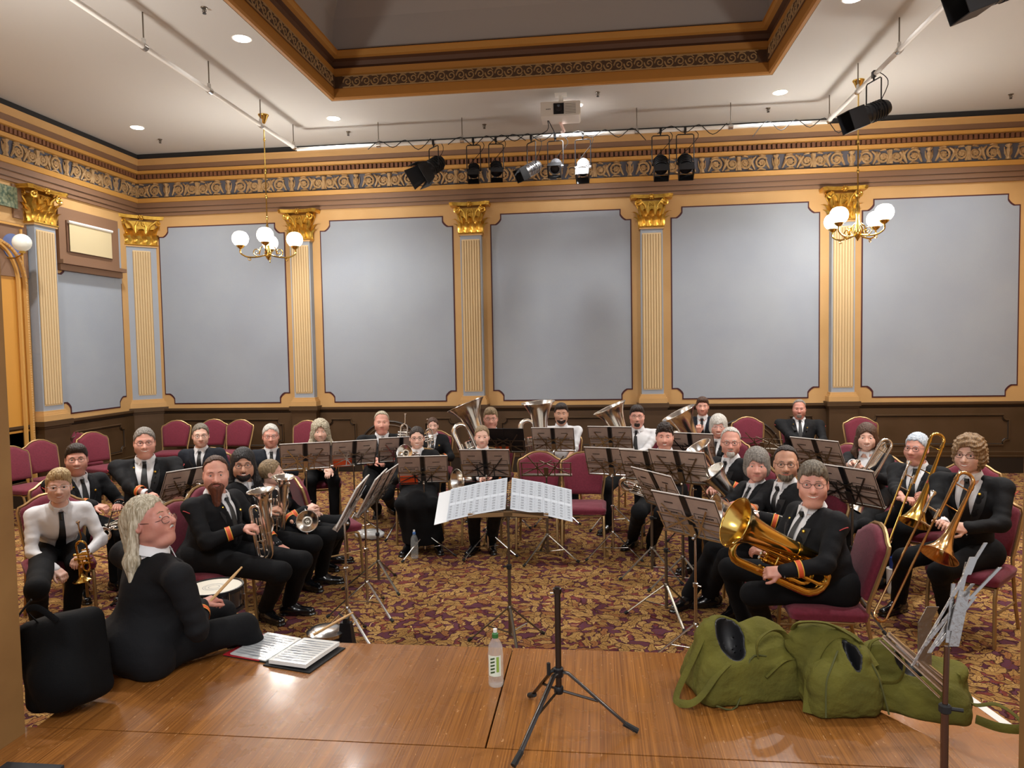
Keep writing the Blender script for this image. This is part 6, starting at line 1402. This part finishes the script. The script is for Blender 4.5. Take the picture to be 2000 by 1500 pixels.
# black tripod (headless stand) on the stage
FT = [onz(u, v, HS) for u, v in ((1004, 1500), (1243, 1433), (1035, 1364))]; g = at(1092, 1390, float(np.mean([q[1] for q in FT])+.02)); g[2] = HS
t = thing('tripod_stand', 'black steel tripod stand without a desk on the front of stage', 'stand', tuple(g)); GM = mat('gunmetal', '#4a4644', .25, .95)
zt = float(at(1089, 1149, g[1])[2]-HS); z0 = float(at(1091, 1312, g[1])[2]-HS); zb = float(at(1092, 1349, g[1])[2]-HS)
MB().tube([(0, 0, zb), (0, 0, zt)], .0125, 12).lathe([(.017, zt-.02), (.018, zt), (.012, zt+.004)], n=12).tube([(-.03, 0, zt-.02), (0, 0, zt-.02)], .004, 6).build('pole', GM, t)
MB().lathe([(.018, z0-.02), (.021, z0-.015), (.021, z0+.015), (.016, z0+.02)], n=14).lathe([(.017, zb-.01), (.02, zb-.005), (.02, zb+.015), (.016, zb+.02)], n=14).build('collar', BLACKM, t)
MB().tube([(-.015, 0, z0+.005), (-.04, -.01, z0+.0)], .006, 6).tube([(-.04, -.01, z0-.01), (-.04, -.01, z0+.04)], .008, 8).build('knob', BLACKR, t)
for q in FT:
    q = q-g; d = np.array((q[0], q[1], 0.)); sp_ = np.linalg.norm(d); d /= sp_; Z = np.array((0, 0, 1.))
    lg = MB().tube([Z*z0+d*.018, Z*(z0-.004)+d*.04, d*(sp_-.01)+Z*.012], .0075, 8, flat=(1.5, .8)).build('leg', GM, t)
    MB().tube([d*(sp_-.05)+Z*.04, d*(sp_+.006)+Z*.012], .0115, 8).build('rubber_foot', BLACKR, lg); MB().tube([Z*zb+d*.015, (Z*z0+d*.018)*.5+(d*(sp_-.01)+Z*.012)*.5], .0055, 6).build('brace', GM, t)
# shiny folding stand at right: pole on the stage with folded steel desk
g = onz(1838, 1500, HS); g = at(1845, 1420, 2.35); g[2] = HS
t = thing('music_stand', 'folding steel music stand rising at bottom right before the youth', 'music stand', tuple(g)); zt = float(at(1852, 1262, g[1])[2]-HS)
MB().tube([(0, 0, .02), (0, 0, zt-.2)], .0115, 12).build('pole', mat('bronze_steel', '#6e5a50', .25, .95), t); MB().tube([(0, 0, zt-.2), (.004, 0, zt)], .0085, 10).build('upper_pole', MC['bronze_steel'], t)
MB().lathe([(.012, zt-.215), (.018, zt-.21), (.018, zt-.19), (.012, zt-.185)], n=12).tube([(.01, 0, zt-.2), (.05, -.01, zt-.2)], .006, 6).build('knob', BLACKR, t)
for k in range(3): a = k*2*PI/3+.3; MB().tube([(0, 0, .2), (.25*math.cos(a), .25*math.sin(a), .01)], .008, 6).build('leg', MC['bronze_steel'], t)
PL = lambda u, v, dy=0.: at(u, v, g[1]+dy)-g
STL = mat('scratched_steel', '#a9a7a5', .28, .95, bump=(60, .3))
b = MB()
for A, B, w_ in (((1858, 1232), (1890, 1098), .007), ((1805, 1262), (1900, 1140), .006), ((1860, 1165), (1925, 1060), .0055), ((1893, 1170), (1953, 1108), .006), ((1815, 1275), (1880, 1170), .006), ((1782, 1300), (1885, 1120), .004), ((1830, 1262), (1905, 1165), .005), ((1850, 1255), (1862, 1140), .006)):
    a_, c_ = PL(*A), PL(*B, .03); b.obox((a_+c_)/2, (c_-a_)/2, RT*w_, FW*.002)
b.build('desk_bars', STL, t)
b = MB(); 
for A, B, w_ in (((1888, 1122), (1902, 1088), .012), ((1862, 1262), (1884, 1155), .016)): a_, c_ = PL(*A), PL(*B, .02); b.obox((a_+c_)/2, (c_-a_)/2, RT*w_, FW*.003)
b.build('desk_plate', STL, t)
# bright strip plates folded below, standing in the third bag
t2 = thing('music_stand', 'folded bright steel music stand sticking out of the rightmost green bag', 'music stand', tuple(at(1790, 1330, 3.0)))
g2 = np.array(t2.location); PL2 = lambda u, v, dy=0.: at(u, v, 3.0+dy)-g2
b = MB()
for A, B, w_, r in (((1725, 1243), (1840, 1348), .0, .009), ((1735, 1238), (1848, 1340), 0, .011), ((1745, 1246), (1850, 1330), 0, .008), ((1718, 1250), (1835, 1362), 0, .005), ((1752, 1258), (1846, 1352), 0, .01)): b.tube([PL2(*A), PL2(*B, -.03)], r, 8)
b.build('folded_legs', CHROME, t2)
b = MB()
for A, B, w_ in (((1806, 1305), (1806, 1215), .027), ((1806, 1215), (1822, 1185), .024)): a_, c_ = PL2(*A, -.02), PL2(*B, -.02); b.obox((a_+c_)/2, (c_-a_)/2, RT*w_, FW*.002)
b.build('desk_plate', STL, t2)

# ---- green canvas bags, black backpack: soft bodies from distance fields
CANV = mat('green_canvas', '#646027', .9, bump=(60, .5), var=(7, '#545122'), spec=.2); CANV2 = mat('canvas_piping', '#4c4d22', .8); BAGIN = mat('bag_lining', '#111114', .5)
def soft(name, label, o, fn, lo, hi, m, h=.008, cat='bag', group=None):
    t = thing(name, label, cat, tuple(o), 0, group); v, f = snet(fn, lo, hi, h); meshobj('bag_body', [(v, f)], m, t); return t
def strap(t, pts, w_=.016, m=None, nm='strap'):
    P = smooth_path(pts, 6); b = MB().tube(P, w_, 8, flat=(1, .25)); return b.build(nm, m or CANV, t)
def canvas_bag(label, u, v, ax, L_, W_, Hh, dents, humps, hole, seed):
    o = onz(u, v, HS); a = math.radians(ax); A = np.array((math.cos(a), math.sin(a), 0)); B = np.array((-math.sin(a), math.cos(a), 0)); Z = np.array((0, 0, 1.)); M = np.stack([A, B, Z], 1)
    def E_(P, e): x, y, z, rx, ry, rz = e; return rell(P, A*x+B*y+Z*z, (rx, ry, rz), M)
    def solid(P):
        q = np.stack([P@A, P@B, P[:, 2]-Hh*.5], 1); sag = 1+.35*np.clip(-q[:, 2]/Hh, -.5, .5)
        c = np.abs(q)-np.array((L_/2-.07, W_/2-.07, Hh/2-.06))*np.stack([sag, sag, np.ones_like(sag)], 1)
        d = np.linalg.norm(np.maximum(c, 0), axis=-1)+np.minimum(c.max(1), 0)-.07
        for e in humps: d = smin(d, E_(P, e), .05)
        for (x, y, z, r, k) in dents: d = smax(d, -sph(P, A*x+B*y+Z*z, r), k)
        f_ = .010*wob(P, 15, seed)+.012*np.abs(wob(P, 24, seed*2))+.006*np.abs(wob(P, 52, seed*3))-.008; return smax(d+f_, -P[:, 2]+.003, .01)
    R2 = max(L_, W_)*.75; lo, hi = (-R2, -R2, -.01), (R2, R2, Hh+.17)
    t = soft('canvas_bag', label, o, lambda P: smax(solid(P), -E_(P, hole), .008), lo, hi, CANV, .0075, group='green canvas bags on the stage edge')
    v_, f_ = snet(lambda P: np.maximum(np.abs(E_(P, hole))-.006, solid(P)+.007), lo, hi, .0075); meshobj('lining', [(v_, f_)], BAGIN, t)
    def on(*pts, off=.006):                                  # lay a strap on the bag's surface, seen from above-front
        o_ = []
        for x, y in pts:
            zs = np.linspace(Hh+.15, .02, 60); q = A*x+B*y+np.outer(zs, Z); i = np.argmax(solid(q) < 0); o_.append(q[i]+Z*off if solid(q[i:i+1])[0] < 0 else A*x+B*y+Z*.01)
        return o_
    return t, A, B, Z, on
t, A, B, Z, on = canvas_bag('large open green canvas bag with looped handles, leftmost of the three bags', 1448, 1345, 14, .46, .32, .2, ((.14, -.2, .28, .1, .05), (-.2, -.2, .3, .08, .04)), ((-.09, .02, .22, .12, .1, .12), (.12, .05, .2, .12, .1, .1)), (-.07, -.06, .29, .07, .1, .13), 1)
strap(t, on((-.12, -.13), (-.18, -.15))+[A*-.27-B*.17+Z*.06, A*-.32-B*.13+Z*.02, A*-.33-B*.06+Z*.03]+on((-.2, -.02), (-.15, .04)), .018)
strap(t, on((.02, -.12))+[A*.02-B*.12+Z*.27, A*.1-B*.09+Z*.30, A*.17-B*.08+Z*.27]+on((.2, -.1), (.12, -.14), (.04, -.15)), .018)
MB().tube(smooth_path([A*-.2-B*.19+Z*.03]+on((-.1, -.17), (-.02, -.13), (.06, -.12))), .004, 5).build('piping', CANV2, t)
t, A, B, Z, on = canvas_bag('green canvas bag with folded top, middle of the three bags', 1625, 1368, 8, .30, .34, .2, ((-.02, -.18, .34, .1, .06), (.05, -.24, .2, .07, .06)), ((-.02, .07, .22, .16, .09, .09), (.07, -.05, .18, .08, .12, .1)), (.045, -.1, .27, .026, .09, .09), 4)
strap(t, on((-.16, -.12), (-.1, -.04), (0, .0), (.09, -.02), (.14, -.1)), .022); strap(t, on((-.14, .08))+[A*-.12+B*.06+Z*.33, A*-.02+B*.02+Z*.34]+on((.07, -.0), (.1, -.06)), .024)
MB().tube(smooth_path([A*-.12-B*.2+Z*.03]+on((-.1, -.16), (-.06, -.12), (0, -.05))), .004, 5).tube(smooth_path([A*.15-B*.19+Z*.03]+on((.12, -.15), (.08, -.08))), .004, 5).build('piping', CANV2, t)
t, A, B, Z, on = canvas_bag('slumped green canvas bag holding folded steel stands, rightmost of the bags', 1785, 1378, -22, .42, .28, .14, ((-.02, -.18, .22, .09, .06), (.12, .05, .26, .09, .06)), ((-.12, .03, .16, .11, .1, .08), (.1, .06, .15, .1, .08, .09)), (-.01, -.0, .2, .07, .07, .09), 9)
strap(t, on((-.18, -.08))+[A*-.17-B*.02+Z*.25, A*-.1+B*.0+Z*.27, A*-.04-B*.03+Z*.2]+on((-.06, -.1), (-.14, -.12)), .018); strap(t, on((.16, -.0), (.21, .02))+[A*.3+B*.03+Z*.06, A*.37+B*.01+Z*.03, A*.38-B*.04+Z*.01, A*.3-B*.07+Z*.01, A*.22-B*.08+Z*.03], .018)
# backpack leaning by the left jamb
BP = mat('black_nylon', '#0a0b0d', .8, bump=(200, .2), spec=.15); o = onz(133, 1388, HS)
def bpf(P):
    q = P-np.array((-.03, .04, .22)); q = q@np.array(Euler((-.12, -.22, 0)).to_matrix()); c = np.abs(q)-np.array((.1, .06, .145)); d = np.linalg.norm(np.maximum(c, 0), axis=-1)+np.minimum(c.max(1), 0)-.055
    d = smin(d, ell(q, (.02, -.1, -.06), (.12, .07, .14)), .03); return smax(d+.008*wob(P, 18, 3), -P[:, 2]+.003, .01)
t = soft('backpack', 'black backpack with mallets in its side pocket leaning by the left jamb', o, bpf, (-.3, -.25, -.01), (.28, .26, .56), BP, .009)
strap(t, [(-.1, -.02, .4), (-.12, -.06, .47), (-.06, -.07, .49), (.02, -.06, .43)], .014, BP, 'carry_handle'); strap(t, [(-.15, -.0, .5), (-.2, -.05, .4), (-.18, -.1, .25)], .016, BP)
m = thing('mallets', 'pair of blue-headed mallets sticking out of the black backpack', 'mallets', tuple(o)); MALB = mat('blue_yarn', '#2b3f7a', .8)
for k, (u, v) in enumerate(((163, 1237), (141, 1246))):
    p = at(u, v, o[1]+.02)-o; MB().ball(p, .017, 12).build('mallet_head', MALB, m); MB().tube([p, p+(.05, .01, -.2)], .004, 6).build('handle', mat('hickory', '#c9a06a', .45), m)
# things on the carpet
q = onz(722, 1052, 0); t = soft('plastic_bag', 'crumpled clear plastic bag on the carpet under the empty chair', q, lambda P: smax(ell(P, (0, 0, .05), (.17, .1, .06))+.02*np.abs(wob(P, 40, 2)), -P[:, 2]+.003, .005), (-.2, -.14, -.01), (.2, .14, .14), mat('crumpled_film', '#d5d8d8', .15, alpha=.7, coat=1.), .01)
q = onz(1745, 1158, 0); t = thing('water_bottle', 'blue bottle in a white sleeve on the carpet beside the trombone players', 'bottle', tuple(q))
MB().lathe([(.045, .0), (.05, .03), (.055, .2), (.05, .205)], n=18).build('sleeve', WHITEP, t); MB().lathe([(.03, .18), (.034, .25), (.03, .29), (.015, .3), (.014, .31)], n=18).build('bottle_body', mat('blue_glass', '#27418c', .15), t)
g = onz(75, 1500, HS); b = MB().obox(g+(-.02, -.05, .006), (.12, 0, 0), (0, .06, 0), (0, 0, .006)); tag(b.build('dark_case', BLACKP, None), 'dark flat case lying on the stage at bottom left corner', 'case')
